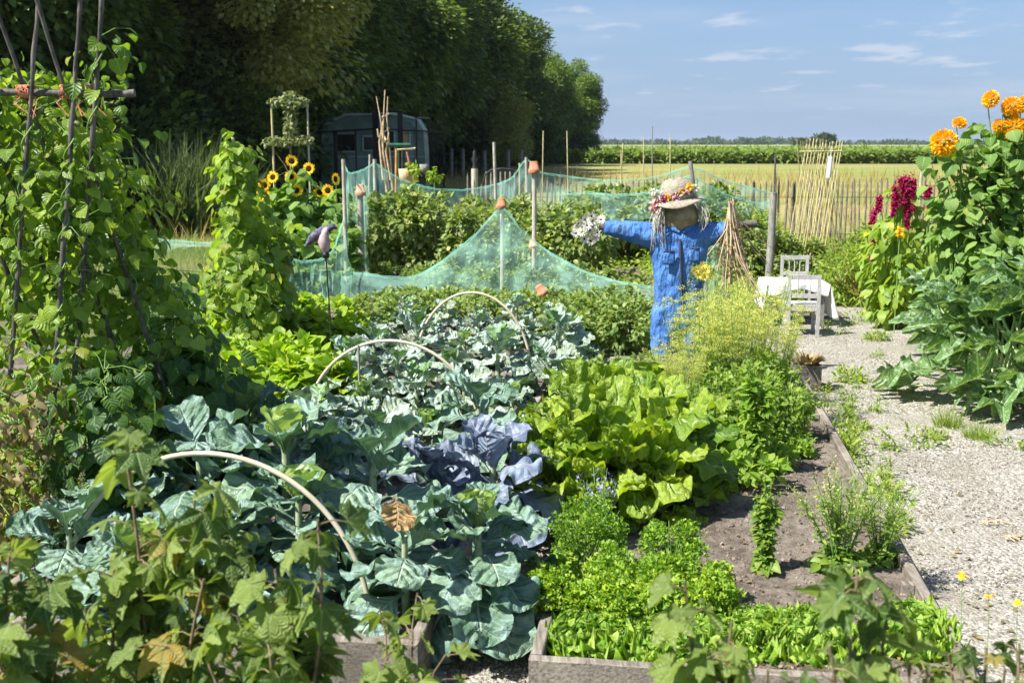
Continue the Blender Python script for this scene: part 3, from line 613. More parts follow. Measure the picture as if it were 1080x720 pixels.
# ------------------------------------------------------------------ far field, corn, horizon
b = Buf(); n = 26000
x = rg.uniform(-30, 75, n); y = F0 + .3 + (75 - F0) * rg.random(n) ** 1.7
P = np.stack([x, y, np.zeros(n)], 1); keep = (x > -0.30 * y) & (x < 0.5 * y + 2); P = P[keep]; n = len(P)
b.leaves(T_blade, P, np.array([0, 0, 1.0]) + unit(rg, n) * .35, unit(rg, n), rg.uniform(.2, .55, n) * (1 + P[:, 1] / 80), rg)
tagp(link('meadow_grass', b.mesh('meadow_grass', M['drygrass'])), 'tall dry yellow grass of the meadow behind the fence', 'grass', kind='stuff')
b = Buf(); CY = 120.0; CT = 1.35
V = [(-40, CY, 0.01), (330, CY, 0.01), (330, CY, CT), (-40, CY, CT), (-900, 900, CT), (1200, 900, CT)]
b.raw([(-10, CY + 1, CT - .25), (330, CY + 1, CT - .25), (1100, 1300, CT - .1), (-500, 1300, CT - .1)], [(0, 1, 2, 3)]); b.raw([(-10, CY + 1, 0.01), (330, CY + 1, 0.01), (330, CY + 1, CT - .25), (-10, CY + 1, CT - .25)], [(0, 1, 2, 3)])
n = 60000; x = rg.uniform(-8, 110, n); y = CY + rg.random(n) ** 2.2 * 60; P = np.stack([x, y, rg.uniform(0.1, 1.0, n) * CT], 1)
b.leaves(T_lance, P, unit(rg, n) * [1, 1, .4] + [0, 0, .35], np.array([0, 0, 1.0]) + unit(rg, n) * .6, rg.uniform(.5, 1.0, n), rg, 1)
n = 14000; x = rg.uniform(-20, 330, n); y = CY + 10 + rg.random(n) ** 1.5 * 260; P = np.stack([x, y, np.full(n, CT - .25)], 1)
b.leaves(T_rh, P, unit(rg, n) * .4 + [0, 0, 1], unit(rg, n), rg.uniform(.25, .6, n), rg, 1)
tagp(link('corn_field', b.mesh('corn_field', [M['canopy'], M['corn']])), 'green corn field across the back of the dry meadow', 'corn field', kind='stuff')
M['far_tree'] = leaf_mat('far_tree_leaf', (0.030, 0.065, 0.03), (0.07, 0.12, 0.05), trans=0.2, rough=0.7)
b = Buf()
for i in range(230):
    px = 600 + rn.random() ** 1.0 * 500; D = 1150 + rn.uniform(-100, 150)
    h = 4.2 * (0.5 + 0.9 * abs(mnoise.noise(Vector((px * .025, 1.7, 0))))) + (3.5 if 780 < px < 850 or 730 < px < 760 else 0); c = A(px, 152, D); w = rn.uniform(5, 11)
    p, o = clumps(rg, (c.x, c.y, h * .5), (w, w * .6, h * .55), 150, 10, 1.6)
    foliage(b, p, o, T_rh, 2.6, rg, 0)
tagp(link('horizon_wood', b.mesh('horizon_wood', M['far_tree'])), 'low line of far trees along the horizon', 'woods', kind='stuff')

# ------------------------------------------------------------------ trees
def tree_meshes(seed, H, R, z0, nleaf, lsize, mat, m=60):
    r = np.random.default_rng(seed); rr = random.Random(seed)
    tb = Buf(); lean = Vector((rr.uniform(-.3, .3), rr.uniform(-.3, .3), 0))
    tb.tube([Vector((0, 0, -.2)), Vector((.1, 0, H * .15)) + lean * .3, Vector((-.1, .1, H * .4)) + lean * .7, Vector((0, 0, H * .75)) + lean], [H * .024, H * .018, H * .012, H * .004], n=9)
    for k in range(12):
        a = rr.uniform(0, 6.28); z = H * rr.uniform(.15, .55); L = R * rr.uniform(.6, .95)
        tb.tube([Vector((0, 0, z)), Vector((math.cos(a) * L * .5, math.sin(a) * L * .5, z + L * .25)), Vector((math.cos(a) * L, math.sin(a) * L, z + L * .55))], [H * .008, H * .005, H * .0015], n=5)
    cb = Buf(); nz = (H - z0) / 2
    n1 = int(nleaf * .75)
    p, o = clumps(r, (0, 0, z0 + nz), (R * .86, R * .86, nz * .9), n1, m, R * .235, 0.66)
    foliage(cb, p, o, T_rh, lsize, r, 0, droop=.35, nup=.9, nout=.5)
    p, o = clumps(r, (0, 0, z0 + nz * .9), (R * .7, R * .7, nz * .8), nleaf - n1, m // 2, R * .4, 0.15)
    foliage(cb, p, o, T_rh, lsize * 1.3, r, 0)
    return tb.mesh('trunk', M['bark']), cb.mesh('crown', mat)
TD = [tree_meshes(200 + i, 14, 6.0, 0.6, 70000, 0.25, M['tree_dark'], 46) for i in range(3)]
TM = tree_meshes(210, 12.5, 5.6, 0.4, 60000, 0.23, M['tree_mid'], 34)
TLt = tree_meshes(220, 6.5, 3.0, 0.3, 40000, 0.13, M['tree_light'], 40)
SH = [tree_meshes(230 + i, 3.4, 2.6, 0.0, 15000, 0.17, M['tree_dark'], 30) for i in range(2)]
def tree(px, Y, proto, base_h, h, label, group=None, zoff=0, cat='tree', name='tree', wide=1.0):
    c = A(px, 152, Y); t = thing(name, label, cat, (c.x, c.y, zoff), rn.uniform(0, 6.28), group)
    s = h / base_h; t.scale = (s * wide, s * wide, s)
    link('trunk', proto[0], t); link('crown', proto[1], t); return t
tree(585, 132, TM, 12.5, 12.0, 'broad leafy tree at the right end of the wood beside the meadow', 'trees of the wood edge', wide=1.05)
tree(553, 122, TM, 12.5, 14.3, 'tall leafy tree second from the right end of the wood', 'trees of the wood edge', wide=.9)
names = ['third', 'fourth', 'fifth', 'sixth', 'seventh', 'eighth', 'ninth', 'tenth', 'eleventh', 'twelfth', 'thirteenth', 'fourteenth']
for i, (px, Y, h) in enumerate([(508, 108, 15.5), (455, 88, 16.5), (425, 76, 17), (385, 68, 16), (340, 60, 16), (290, 54, 15), (235, 47, 15), (175, 42, 14), (105, 37, 14), (30, 33, 13), (-50, 30, 13)]):
    tree(px, Y, TD[i % 3], 14, h, 'tall dark tree, %s from the right end of the wood edge' % names[i], 'trees of the wood edge', wide=1.08)
for i, (px, Y, h) in enumerate([(515, 150, 16.5), (455, 120, 19), (395, 98, 19), (320, 82, 19), (235, 68, 19), (135, 58, 18), (30, 50, 18), (-60, 45, 18)]):
    tree(px, Y, TD[(i + 1) % 3], 14, h, 'dark tree of the second rank of the wood, %s from its right end' % (['first'] + ['second'] + names)[i], 'trees deep in the wood', wide=1.15)
tree(250, 36, TLt, 6.5, 8.6, 'pale sunlit leafy tree standing out of the dark wood above the espalier', 'light trees before the wood', wide=1.1, zoff=2.2)
tree(522, 76, TLt, 6.5, 6.2, 'small yellow-green tree at the foot of the wood, left of its right end', 'light trees before the wood')
for i, (px, Y, s) in enumerate([(20, 25.5, 1.0), (120, 29.5, 1.15), (215, 34, 1.2), (290, 43, 1.4), (322, 64, 1.5), (484, 76, 1.4), (560, 110, 1.6), (600, 128, 1.5), (-60, 22, 1.0)]):
    tree(px, Y, SH[i % 2], 3.4, 3.4 * s, 'dark shrub at the foot of the wood, ' + ['right of the climbing bean frame', 'behind the tall reeds', 'between the reeds and the sunflowers', 'behind the espaliered apple tree', 'left of the caravan', 'right of the caravan cage', 'under the small yellow-green tree', 'at the right end of the wood', 'at the left picture edge'][i], 'shrubs at the foot of the wood', cat='shrub', name='shrub')
c = A(869, 152, 380); t = thing('round_tree', 'round dark tree alone above the corn field behind the bamboo trellis', 'tree', (c.x, c.y, 0), 0)
p1, p2 = tree_meshes(250, 4.6, 4.8, 0.2, 5000, 0.75, M['far_tree'], 30); link('trunk', p1, t); link('crown', p2, t)
c = A(846, 152, 420); t = thing('round_tree', 'smaller round tree left of the dark tree above the corn field', 'tree', (c.x, c.y, 0), 1)
t.scale = (.75, .75, .75); link('trunk', p1, t); link('crown', p2, t)

# ------------------------------------------------------------------ the air
t_ = NT('haze'); v_ = t_.N('ShaderNodeVolumePrincipled'); v_.inputs['Density'].default_value = 0.00013; v_.inputs['Color'].default_value = (0.72, 0.82, 1.0, 1); v_.inputs['Anisotropy'].default_value = 0.2
t_.L(v_.outputs[0], t_.out.inputs[1]); b = Buf(); b.box((-1400, -60, -1), (3000, 0, 0), (0, 5200, 0), (0, 0, 30)); HZ = t_.m
hz_o = link('haze', b.mesh('haze', HZ, False)); hz_o['kind'] = 'stuff'; hz_o['label'] = 'pale summer haze over the far fields'; hz_o['category'] = 'haze'
# ------------------------------------------------------------------ plants of the beds
SZ = 0.17
def put(protos, loc, rz, s, name, label, cat, group=None):
    t = thing(name, label, cat, loc, rz, group, s)
    for nm, me in protos:
        q_ = link(nm, me, t)
        if nm in ('flowers', 'umbels'): q_['kind'] = 'stuff'
    return t
def brassica(seed, R, H, nl, mat, heart=True, spread=1.0, stemh=0.35, elev=(0.0, 1.25), sprouts=0):
    r = np.random.default_rng(seed); lb = Buf(); sb = Buf()
    pos = []; d = []; nr = []; sc_ = []
    for i in range(nl):
        f = i / (nl - 1); a = i * 2.399 + r.uniform(-.3, .3); el = elev[0] + (elev[1] - elev[0]) * f ** 1.2 + r.uniform(-.18, .18)
        z = H * stemh * (0.15 + 0.85 * f) ; e = np.array([math.cos(a), math.sin(a), 0])
        dd = e * math.cos(el) + np.array([0, 0, math.sin(el)]); nn = -e * math.sin(el) + np.array([0, 0, math.cos(el)]) + r.normal(size=3) * .25
        pos.append(e * .015 + [0, 0, z]); d.append(dd); nr.append(nn); sc_.append(R * (1.12 - .5 * f) * r.uniform(.85, 1.1))
    lb.leaves(T_brass, pos, d, nr, sc_, r)
    sb.tube([(0, 0, -.05), (0, 0, H * stemh * .5), (0, 0, H * stemh)], [.024, .022, .016], n=7)
    out = [('leaves', lb.mesh('leaves', mat))]
    if heart:
        hb = Buf(); pos = []; d = []; nr = []; sc_ = []
        for i in range(9):
            a = i * 2.399; el = 0.75 + .09 * i; e = np.array([math.cos(a), math.sin(a), 0]); pos.append(e * .02 + [0, 0, H * stemh]); d.append(e * math.cos(el) + np.array([0, 0, math.sin(el)])); nr.append(-e * math.sin(el) + np.array([0, 0, math.cos(el)])); sc_.append(R * .42 * (1 - .04 * i))
        hb.leaves(T_heartb, pos, d, nr, sc_, r); out.append(('heart', hb.mesh('heart', M['cabbage_heart'] if mat != M['red_cabbage'] else mat)))
    out.append(('stalk', sb.mesh('stalk', M['brass_stem']))); return out
BR_ = {
 'cab0': brassica(1, .42, .8, 26, M['cabbage'], True, stemh=.55, elev=(-.15, 1.2)),
 'cab1': brassica(2, .48, .8, 20, M['cabbage'], False, stemh=.6, elev=(-.2, 1.3)),
 'cab2': brassica(3, .44, .8, 24, M['cabbage'], True, stemh=.6, elev=(-.4, 1.1)),
 'red0': brassica(4, .46, .8, 17, M['red_cabbage'], True, stemh=.45, elev=(-.1, 1.35)),
 'kale0': brassica(5, .36, .6, 24, M['kale'], False, stemh=.5, elev=(-.25, 1.25)),
 'kale1': brassica(6, .33, .6, 26, M['kale'], True, stemh=.5, elev=(-.3, 1.2)),
 'kale2': brassica(7, .38, .6, 20, M['kale'], False, stemh=.6, elev=(-.1, 1.35)),
}
def at(px, py, z=SZ): return G(px, py, z)
def cab(kind, px, py, top, rz, label, group='cabbages under the hoops', name='cabbage_plant', cat='cabbage'):
    """base pixel on the soil; top: the pixel height its crown reaches"""
    p = at(px, py); ztop = A(px, top, p.y).z; s = (ztop - SZ) / .80
    return put(BR_[kind], p, rz, max(.5, min(s, 1.5)), name, label, cat, group)
cab('cab0', 505, 645, 476, .4, 'big blue-green cabbage with bright green heart at the right front corner of its bed')
cab('red0', 520, 560, 405, 1.9, 'purplish blue red cabbage with a tall upright leaf beside the chard', name='red_cabbage_plant', cat='red cabbage')
cab('red0', 455, 560, 430, 4.2, 'purplish blue red cabbage left of the taller one', name='red_cabbage_plant', cat='red cabbage')
cab('cab1', 395, 585, 418, .9, 'grey-green cabbage in front of the middle pipe hoop')
cab('cab2', 305, 590, 392, 2.2, 'large cabbage with broad flat leaves just right of the front hoop top')
cab('cab1', 215, 585, 412, 3.3, 'cabbage whose leaves stand behind the front hoop top')
cab('cab0', 128, 590, 420, 5.0, 'leftmost cabbage of the hooped bed, by the bean frame')
cab('cab2', 318, 625, 462, .2, 'cabbage with bluish leaves inside the front hoop')
cab('cab1', 428, 652, 505, 1.2, 'cabbage with yellowing lower leaves right of the front hoop foot')
cab('cab0', 235, 650, 495, 2.7, 'cabbage half hidden by the currant bush, below the front hoop')
cab('cab1', 78, 640, 500, 1.4, 'cabbage at the left end of the front row, beside the silvery herb')
cab('cab2', 150, 670, 520, 4.1, 'cabbage behind the left currant bush, at the bed corner')
rest = [('cab2', 262, 520, 385), ('kale1', 345, 520, 395), ('kale0', 400, 500, 375), ('kale1', 452, 495, 382), ('cab1', 505, 500, 385), ('kale0', 335, 470, 365), ('kale1', 385, 458, 358), ('kale2', 440, 455, 362), ('kale0', 490, 450, 350), ('kale1', 540, 455, 365),
        ('kale2', 370, 425, 335), ('kale0', 420, 420, 328), ('kale1', 475, 420, 330), ('kale2', 525, 418, 322), ('kale0', 580, 422, 325), ('kale1', 345, 420, 350), ('kale0', 395, 392, 312), ('kale2', 440, 390, 305), ('kale1', 490, 392, 318), ('kale0', 540, 390, 312), ('kale2', 588, 392, 305),
        ('kale1', 405, 368, 318), ('kale0', 455, 366, 312), ('kale2', 505, 366, 320), ('kale1', 555, 366, 315), ('kale0', 610, 395, 330), ('kale2', 430, 350, 305), ('kale0', 468, 348, 303), ('kale1', 505, 350, 308), ('kale2', 545, 349, 302), ('kale0', 582, 350, 306), ('kale1', 600, 368, 312)]
from collections import defaultdict
rowsd = [('front', 480, 999), ('second', 440, 480), ('third', 410, 440), ('fourth', 380, 410), ('back', 0, 380)]
for rname, a, b_ in rowsd:
    rr = sorted([q for q in rest if a <= q[2] < b_], key=lambda q: q[1])
    for i, (k, px, py, top) in enumerate(rr):
        cab(k, px, py, top - 7, rn.uniform(0, 6.28), '%s pale grey-green kale in the %s kale row behind the middle hoop' % (ordn(i), rname) if k[0] == 'k' else '%s of the blue-green cabbages in the %s row behind the front cabbages' % (ordn(i), rname), 'kale rows' if k[0] == 'k' else 'cabbages under the hoops', 'kale_plant' if k[0] == 'k' else 'cabbage_plant', 'kale' if k[0] == 'k' else 'cabbage')
# a withered tan cabbage leaf and a big kale leaf with a brown edge
b = Buf(); b.leaves([T_brass[4]], [(0, 0, 0)], [(0.3, -.9, -.1)], [(.5, -.5, .7)], [.19], rg)
o = tagp(link('withered_leaf', b.mesh('withered_leaf', M['tanleaf']), None, A(415, 522, 4.2)), 'large withered tan cabbage leaf lying in the cabbages', 'leaf')

def chard(seed, nl, L, H0=.0):
    r = np.random.default_rng(seed); lb = Buf(); sb = Buf(); pos = []; d = []; nr = []; s = []
    for i in range(nl):
        f = i / (nl - 1); a = i * 2.399 + r.uniform(-.3, .3); el = .30 + 1.25 * f ** .55 + r.uniform(-.15, .15); e = np.array([math.cos(a), math.sin(a), 0])
        dd = e * math.cos(el) + np.array([0, 0, math.sin(el)]); k = L * r.uniform(.8, 1.1) * (.85 + .25 * f)
        pos.append(e * .03); d.append(dd); nr.append(-e * math.sin(el) + np.array([0, 0, math.cos(el)]) + r.normal(size=3) * .35); s.append(k)
        p = Vector(e * .03); q = p + Vector(dd) * k * .36; sb.tube([p, (p + q) / 2 + Vector((0, 0, -.004)), q], [.011, .009, .006], n=6)
    lb.leaves(T_chard, pos, d, nr, s, r)
    return [('leaves', lb.mesh('leaves', M['chard'])), ('stalks', sb.mesh('stalks', M['palestem']))]
CH = [chard(11, 46, .60), chard(12, 42, .58), chard(13, 34, .46)]
for i, (k, px, py, s, rz, lb_) in enumerate([(0, 652, 530, 1.12, 0, 'tall bright green chard in the middle of the clump, front'), (1, 615, 505, 1.0, 2, 'bright green chard at the left end of the clump beside the red cabbage'),
     (1, 688, 500, 1.05, 4, 'tall bright green chard at the back right of the clump'), (2, 728, 515, .6, 1, 'low spreading chard at the right end of the clump'), (0, 640, 480, 1.08, 3, 'tall bright green chard at the back of the clump, below the scarecrow'), (2, 610, 545, .95, 5, 'low chard with drooping leaves at the front left of the clump'), (2, 692, 538, .8, 2.5, 'low chard with leaves on the bare soil at the front right of the clump')]):
    put(CH[k], at(px, py), rz, s * .98, 'chard_plant', lb_, 'chard', 'chard clump')

def lettuce(seed, R, mat, n=46, tp=None, up=1.0):
    r = np.random.default_rng(seed); lb = Buf(); pos = []; d = []; nr = []; s = []
    for i in range(n):
        f = i / (n - 1); a = i * 2.399; el = .15 + 1.3 * f * up + r.uniform(-.1, .1); e = np.array([math.cos(a), math.sin(a), 0])
        pos.append(e * .02 * (1 - f)); d.append(e * math.cos(el) + np.array([0, 0, math.sin(el)])); nr.append(-e * math.sin(el) + np.array([0, 0, math.cos(el)]) + r.normal(size=3) * .2); s.append(R * (1.1 - .35 * f) * r.uniform(.85, 1.15))
    lb.leaves(tp or T_lett, pos, d, nr, s, r); return [('leaves', lb.mesh('leaves', mat))]
LE = [lettuce(21, .125, M['lettuce'], 64, up=.9), lettuce(22, .135, M['lettuce'], 56, up=.8)]
lspots = [(592, 684), (618, 682), (645, 686), (672, 684), (700, 690), (728, 692), (756, 690), (785, 690), (815, 688), (846, 690), (798, 672), (828, 674), (858, 676), (876, 690), (945, 684), (980, 688), (962, 672), (1000, 692)]
lspots.sort(key=lambda q: q[0])
for i, (px, py) in enumerate(lspots):
    w = at(px, py - 6); uu, vv = uv_of(w); uu = min(max(uu, uL + .12), uR - .1); vv = max(vv, vF + .13); w = B(uu, vv, SZ - .01)
    put(LE[i % 2], w, rn.uniform(0, 6.28), rn.uniform(.8, 1.05), 'lettuce', '%s curly green lettuce along the front board of the right bed' % ordn(i), 'lettuce', 'lettuces along the front board')
def frilly(seed, R, H, n, size, mat, m=26, tp=None):
    r = np.random.default_rng(seed); lb = Buf(); sb = Buf(); p, o = clumps(r, (0, 0, H * .45), (R * .8, R * .8, H * .48), n, m, R * .32, .5)
    p[:, 2] = np.abs(p[:, 2]); foliage(lb, p, o, tp or T_frill, size, r, droop=0.0, out=.8, jit=.8, nup=.7, njit=.8)
    for k in range(26):
        a = r.uniform(0, 6.28); q = r.uniform(.2, .85) * R; sb.tube([(0, 0, 0), (math.cos(a) * q * .4, math.sin(a) * q * .4, H * .4), (math.cos(a) * q, math.sin(a) * q, H * r.uniform(.6, .9))], [.005, .004, .002], n=4)
    return [('leaves', lb.mesh('leaves', mat)), ('stems', sb.mesh('stems', M['greenstem']))]
PA = frilly(31, .24, .42, 2600, .030, M['parsley']); EN = frilly(32, .22, .22, 2600, .030, M['endive']); PA2 = frilly(33, .30, .62, 3000, .030, M['parsley'])
put(PA, at(708, 622), 0, .74, 'parsley_plant', 'rounded bushy parsley on the bare soil right of the taller one', 'parsley', 'parsley plants')
put(PA2, at(618, 612), 1, .62, 'parsley_plant', 'tall bushy parsley at the left board of the right bed', 'parsley', 'parsley plants')
put(PA, at(655, 640), 2, .66, 'parsley_plant', 'bushy parsley between the tall one and the rounded one', 'parsley', 'parsley plants')
for i, (px, py) in enumerate([(600, 645), (632, 650), (668, 655), (700, 652), (728, 645)]):
    put(EN, at(px, py), i * 1.3, .95, 'endive', '%s low yellow-green frilly endive between the parsley and the lettuce' % ordn(i), 'endive', 'frilly endives')

def spires(seed, R, H, ns, leafn, tips, mat, flower=None, fs=.008, lsize=.05, base_leaves=40, tpl=T_lance):
    r = np.random.default_rng(seed); lb = Buf(); sb = Buf(); fb = Buf()
    for k in range(ns):
        a = r.uniform(0, 6.28); q = R * r.uniform(.15, 1) ** .8; h = H * r.uniform(.7, 1.0)
        c = curve((math.cos(a) * q * .15, math.sin(a) * q * .15, 0), (math.cos(a) * q, math.sin(a) * q, h), (math.cos(a) * q * -.12, math.sin(a) * q * -.12, 0), 6)
        sb.tube(c, [.006, .005, .005, .004, .003, .002, .0015], n=5)
        P = along(c, leafn, r, .05, .8); ow = unit(r, leafn); ow[:, 2] *= .3
        foliage(lb, P, ow, tpl, lsize, r, droop=-.2, jit=.2)
        T = along(c, tips, r, .5, 1.0) + unit(r, tips) * R * .10
        if flower is not None: foliage(fb, T, unit(r, tips), T_rh, fs, r, droop=-.2)
        else: foliage(lb, T, unit(r, tips), T_rh, lsize * .4, r)
        for q2 in range(10):
            P0 = along(c, 1, r, .45, .9)[0]; D = unit(r, 1)[0] * [1, 1, .3] + [0, 0, .8]; sb.tube([P0, P0 + D * R * .25], [.0018, .001], n=3, cap=False)
    if base_leaves:
        P = unit(r, base_leaves) * [R * .5, R * .5, H * .15]; P[:, 2] = np.abs(P[:, 2]); foliage(lb, P, unit(r, base_leaves) * [1, 1, .2], T_ovate, lsize * 1.6, r)
    out = [('leaves', lb.mesh('leaves', mat)), ('stems', sb.mesh('stems', M['greenstem']))]
    if flower is not None: out.append(('flowers', fb.mesh('flowers', flower)))
    return out
S1 = spires(41, .055, .5, 5, 90, 50, M['herb'], None, lsize=.045, base_leaves=30, tpl=T_ovate)
S2 = spires(42, .26, .55, 22, 24, 40, M['herb'], M['dill'], fs=.010, lsize=.045, base_leaves=160)
put(S1, at(806, 603), 0, 1.0, 'bolting_herb', 'slender upright leafy herb alone on the bare soil', 'herb')
put(S2, at(885, 600), 0, .95, 'bolting_rocket', 'bushy bolting rocket with yellow buds beside the right board, front', 'rocket', 'bolting rocket plants')
put(S2, at(928, 590), 2, .7, 'bolting_rocket', 'smaller bolting rocket leaning over the right board', 'rocket', 'bolting rocket plants')
S3 = spires(43, .10, .7, 8, 120, 50, M['lettuce'], None, lsize=.075, base_leaves=60, tpl=T_ovate)
put(S3, at(795, 500), 0, 1.0, 'bolting_lettuce', 'bright green bolting lettuce tower behind the bare soil', 'lettuce', 'bolting lettuces')
put(S3, at(815, 480), 2, .7, 'bolting_lettuce', 'short bolting lettuce tower right of the tall one', 'lettuce', 'bolting lettuces')
GL = frilly(44, .26, .22, 420, .08, M['lettuce'], 14, T_ovate); HB = frilly(45, .30, .52, 1700, .045, M['herb'], 30, T_ovate)
for i, (px, py, s) in enumerate([(758, 500, .8), (785, 512, .85), (815, 492, .6), (838, 478, .5), (775, 475, .9)]):
    put(GL, at(px, py), i, s, 'leafy_green', 'low bright green salad plant right of the chard, %s of five' % ordn(i), 'salad', 'salad plants right of the chard')
for i, (px, py, s) in enumerate([(742, 468, .95), (785, 462, .95), (822, 462, .85), (760, 435, .9), (808, 432, .9)]):
    put(HB, at(px, py), i, s, 'herb_bush', 'dark green leafy herb bush under the pale umbels, %s of five' % ordn(sorted([742, 785, 822, 760, 808]).index(px)), 'herb', 'herb bushes under the pale umbels')
def dill(seed, R, H, n):
    r = np.random.default_rng(seed); sb = Buf(); fb = Buf(); lb = Buf()
    for k in range(n):
        a = r.uniform(0, 6.28); q = R * r.uniform(0, 1) ** .5; h = H * r.uniform(.72, 1.0)
        c = curve((math.cos(a) * q * .3, math.sin(a) * q * .3, H * .1), (math.cos(a) * q, math.sin(a) * q, h), (0, 0, 0), 4, .01, random.Random(k)); sb.tube(c, [.004, .003, .003, .002, .0015], n=4)
        for j in range(7):
            z = r.uniform(.45, 1.0); base = c[-1] * z + c[0] * (1 - z); cc = np.array(base) + unit(r, 1)[0] * [.06, .06, .05]
            sb.tube([base, cc], [.0015, .001], n=3, cap=False)
            m = 26; P = cc + unit(r, m) * [.034, .034, .012]; foliage(fb, P, unit(r, m), T_rh, .011, r, droop=-.5)
        P = along(c, 24, r, .1, .8); foliage(lb, P + unit(r, 24) * .03, unit(r, 24), T_blade, .05, r)
    return [('umbels', fb.mesh('umbels', M['dill'])), ('stems', sb.mesh('stems', M['greenstem'])), ('leaves', lb.mesh('leaves', M['herb']))]
DI = [dill(51, .34, 1.0, 40), dill(52, .3, .9, 34)]
dspots = [(735, 432, .86), (775, 430, .95), (812, 428, .88), (752, 412, .9), (792, 410, .92), (720, 445, .62), (765, 398, .85), (700, 440, .55)]
for i, (px, py, s) in enumerate(sorted(dspots)):
    put(DI[i % 2], at(px, py), i, s, 'dill_plant', '%s pale yellow-green flowering dill in front of and beside the scarecrow legs' % ordn(i), 'dill', 'dill plants beside the scarecrow')
GH = spires(53, .12, .5, 9, 40, 60, M['grey_herb'], M['grey_herb'], fs=.012, lsize=.03)
put(GH, at(652, 420), 0, .75, 'grey_herb', 'small grey feathery herb left of the scarecrow leg', 'herb')
put(GH, at(75, 600), 1, 1.1, 'grey_herb', 'silvery grey herb at the foot of the bean frame', 'herb')
put(spires(54, .12, .42, 9, 60, 14, M['herb'], M['bluepet'], fs=.018, lsize=.03), at(632, 580), 0, 1.1, 'blue_flowering_herb', 'herb with small violet-blue flowers in front of the chard', 'flower')

# ------------------------------------------------------------------ zucchini, right of the path
def zucchini(seed, n, L, leaf):
    r = np.random.default_rng(seed); lb = Buf(); sb = Buf(); pos = []; d = []; nr = []; s = []
    for i in range(n):
        f = i / (n - 1); a = i * 2.399 + r.uniform(-.4, .4); el = .2 + 1.15 * f + r.uniform(-.15, .15); e = Vector((math.cos(a), math.sin(a), 0)); k = L * r.uniform(.75, 1.1) * (.8 + .35 * f)
        tip = e * (math.cos(el) * k) + Vector((0, 0, math.sin(el) * k)); c = curve(e * .03, tip, (0, 0, .05), 5); sb.tube(c, [.013, .012, .011, .010, .009, .007], n=6)
        pos.append(tip); d.append(np.array(e * (1.0) + Vector((0, 0, -.05 + .45 * f)))); nr.append(np.array([0, 0, 1.0]) - np.array(e) * .15 + r.normal(size=3) * .3); s.append(leaf * r.uniform(.75, 1.15))
    lb.leaves(T_zucc, pos, d, nr, s, r); return [('leaves', lb.mesh('leaves', M['zucchini'])), ('stalks', sb.mesh('stalks', M['palestem']))]
ZU = [zucchini(61, 62, .92, .46), zucchini(62, 56, .88, .44)]
for (k, px, py, s, rz, lb_) in [(0, 1052, 425, .95, 0, 'big zucchini plant with silver-mottled leaves at the path edge, front left'), (1, 1095, 430, 1.1, 1, 'big zucchini plant at the right picture edge'), (1, 1062, 385, 1.15, 2, 'zucchini plant standing behind the other two, below the sunflowers'), (0, 1050, 385, .7, 3, 'lower zucchini plant whose leaves reach over the path toward the table')]:
    put(ZU[k], G(px, py, 0), rz, s, 'zucchini_plant', lb_, 'zucchini', 'zucchini plants by the path')

# ------------------------------------------------------------------ grass tufts and weeds
def tuft(seed, R, H, n, mat):
    r = np.random.default_rng(seed); b = Buf(); P = unit(r, n) * [R, R, 0]; P *= r.uniform(0, 1, (n, 1)) ** .5
    b.leaves(T_blade, P, P / R * .7 + [0, 0, 1] + unit(r, n) * .25, unit(r, n), H * r.uniform(.5, 1.1, n) , r); return [('blades', b.mesh('blades', mat))]
def weed(seed, R, n, ls, mat, H=.08):
    r = np.random.default_rng(seed); b = Buf(); p, o = clumps(r, (0, 0, H * .4), (R, R, H * .5), n, 10, R * .35, .3); p[:, 2] = np.abs(p[:, 2]); foliage(b, p, o, T_lance, ls, r, droop=-.2); return [('leaves', b.mesh('leaves', mat))]
TU = [tuft(71, .14, .22, 160, M['weed']), weed(72, .16, 260, .06, M['weed']), weed(73, .2, 160, .05, M['herb'], .12)]
wl = [(1, 897, 402, 1.0, 'flat green weed in the middle of the path level with the planter box'), (2, 905, 435, .9, 'thin green weed on the path beside the bed board, upper'), (2, 885, 455, 1.0, 'thin green weed tight against the bed board, second down'),
      (2, 900, 485, .9, 'thin green weed tight against the bed board, third down'), (2, 915, 410, .6, 'small weed right of the flat green one on the path'), (0, 1000, 450, .8, 'grass tuft at the foot of the zucchini, left'), (0, 1030, 462, .7, 'grass tuft at the foot of the zucchini, right'),
      (1, 925, 358, .8, 'small weed on the path right of the table'), (2, 880, 350, .8, 'weed beside the table leg'), (2, 925, 376, .5, 'tiny weed on the path above the flat green one'), (2, 880, 428, .7, 'weed at the board below the planter box')]
for k, px, py, s, l in wl: put(TU[k], G(px, py, .022), rn.uniform(0, 6), s, 'weed', l, 'weed', 'weeds on the path')
extra = [(868, 412), (893, 418), (878, 440), (905, 452), (893, 468), (912, 500), (925, 522), (880, 478), (940, 560), (955, 470), (985, 462), (1062, 470), (935, 345), (905, 340)]
for i, (px, py) in enumerate(sorted(extra)):
    put(TU[1 + i % 2], G(px, py, .022), i, .55 + .25 * (i % 3), 'weed', '%s of the little green weeds sprouting in the gravel' % ordn(i), 'weed', 'little weeds in the gravel')
b = Buf(); P = np.concatenate([scatter_uv(260, uR + .03, uR + .5, 3.0, 11.5, 1.2), scatter_uv(300, uR + .3, uR + 3.2, 3.0, 12.5, 1.3), scatter_uv(90, u1R + .05, uL - .06, 3.6, 6)]); P[:, 2] = 0.034
Q_ = scatter_uv(160, uL + .05, uR - .05, vF, vF + 5.5, 1.3); Q_[:, 2] = [0.228 - 0.055 + wavy(p, 0.022, 2.2) + wavy(p, 0.012, 9) for p in Q_]; P = np.concatenate([P, Q_])
b.leaves(T_ovate, P, unit(rg, len(P)) * [1, 1, .15], unit(rg, len(P)) * .35 + [0, 0, 1], rg.uniform(.012, .04, len(P)), rg)
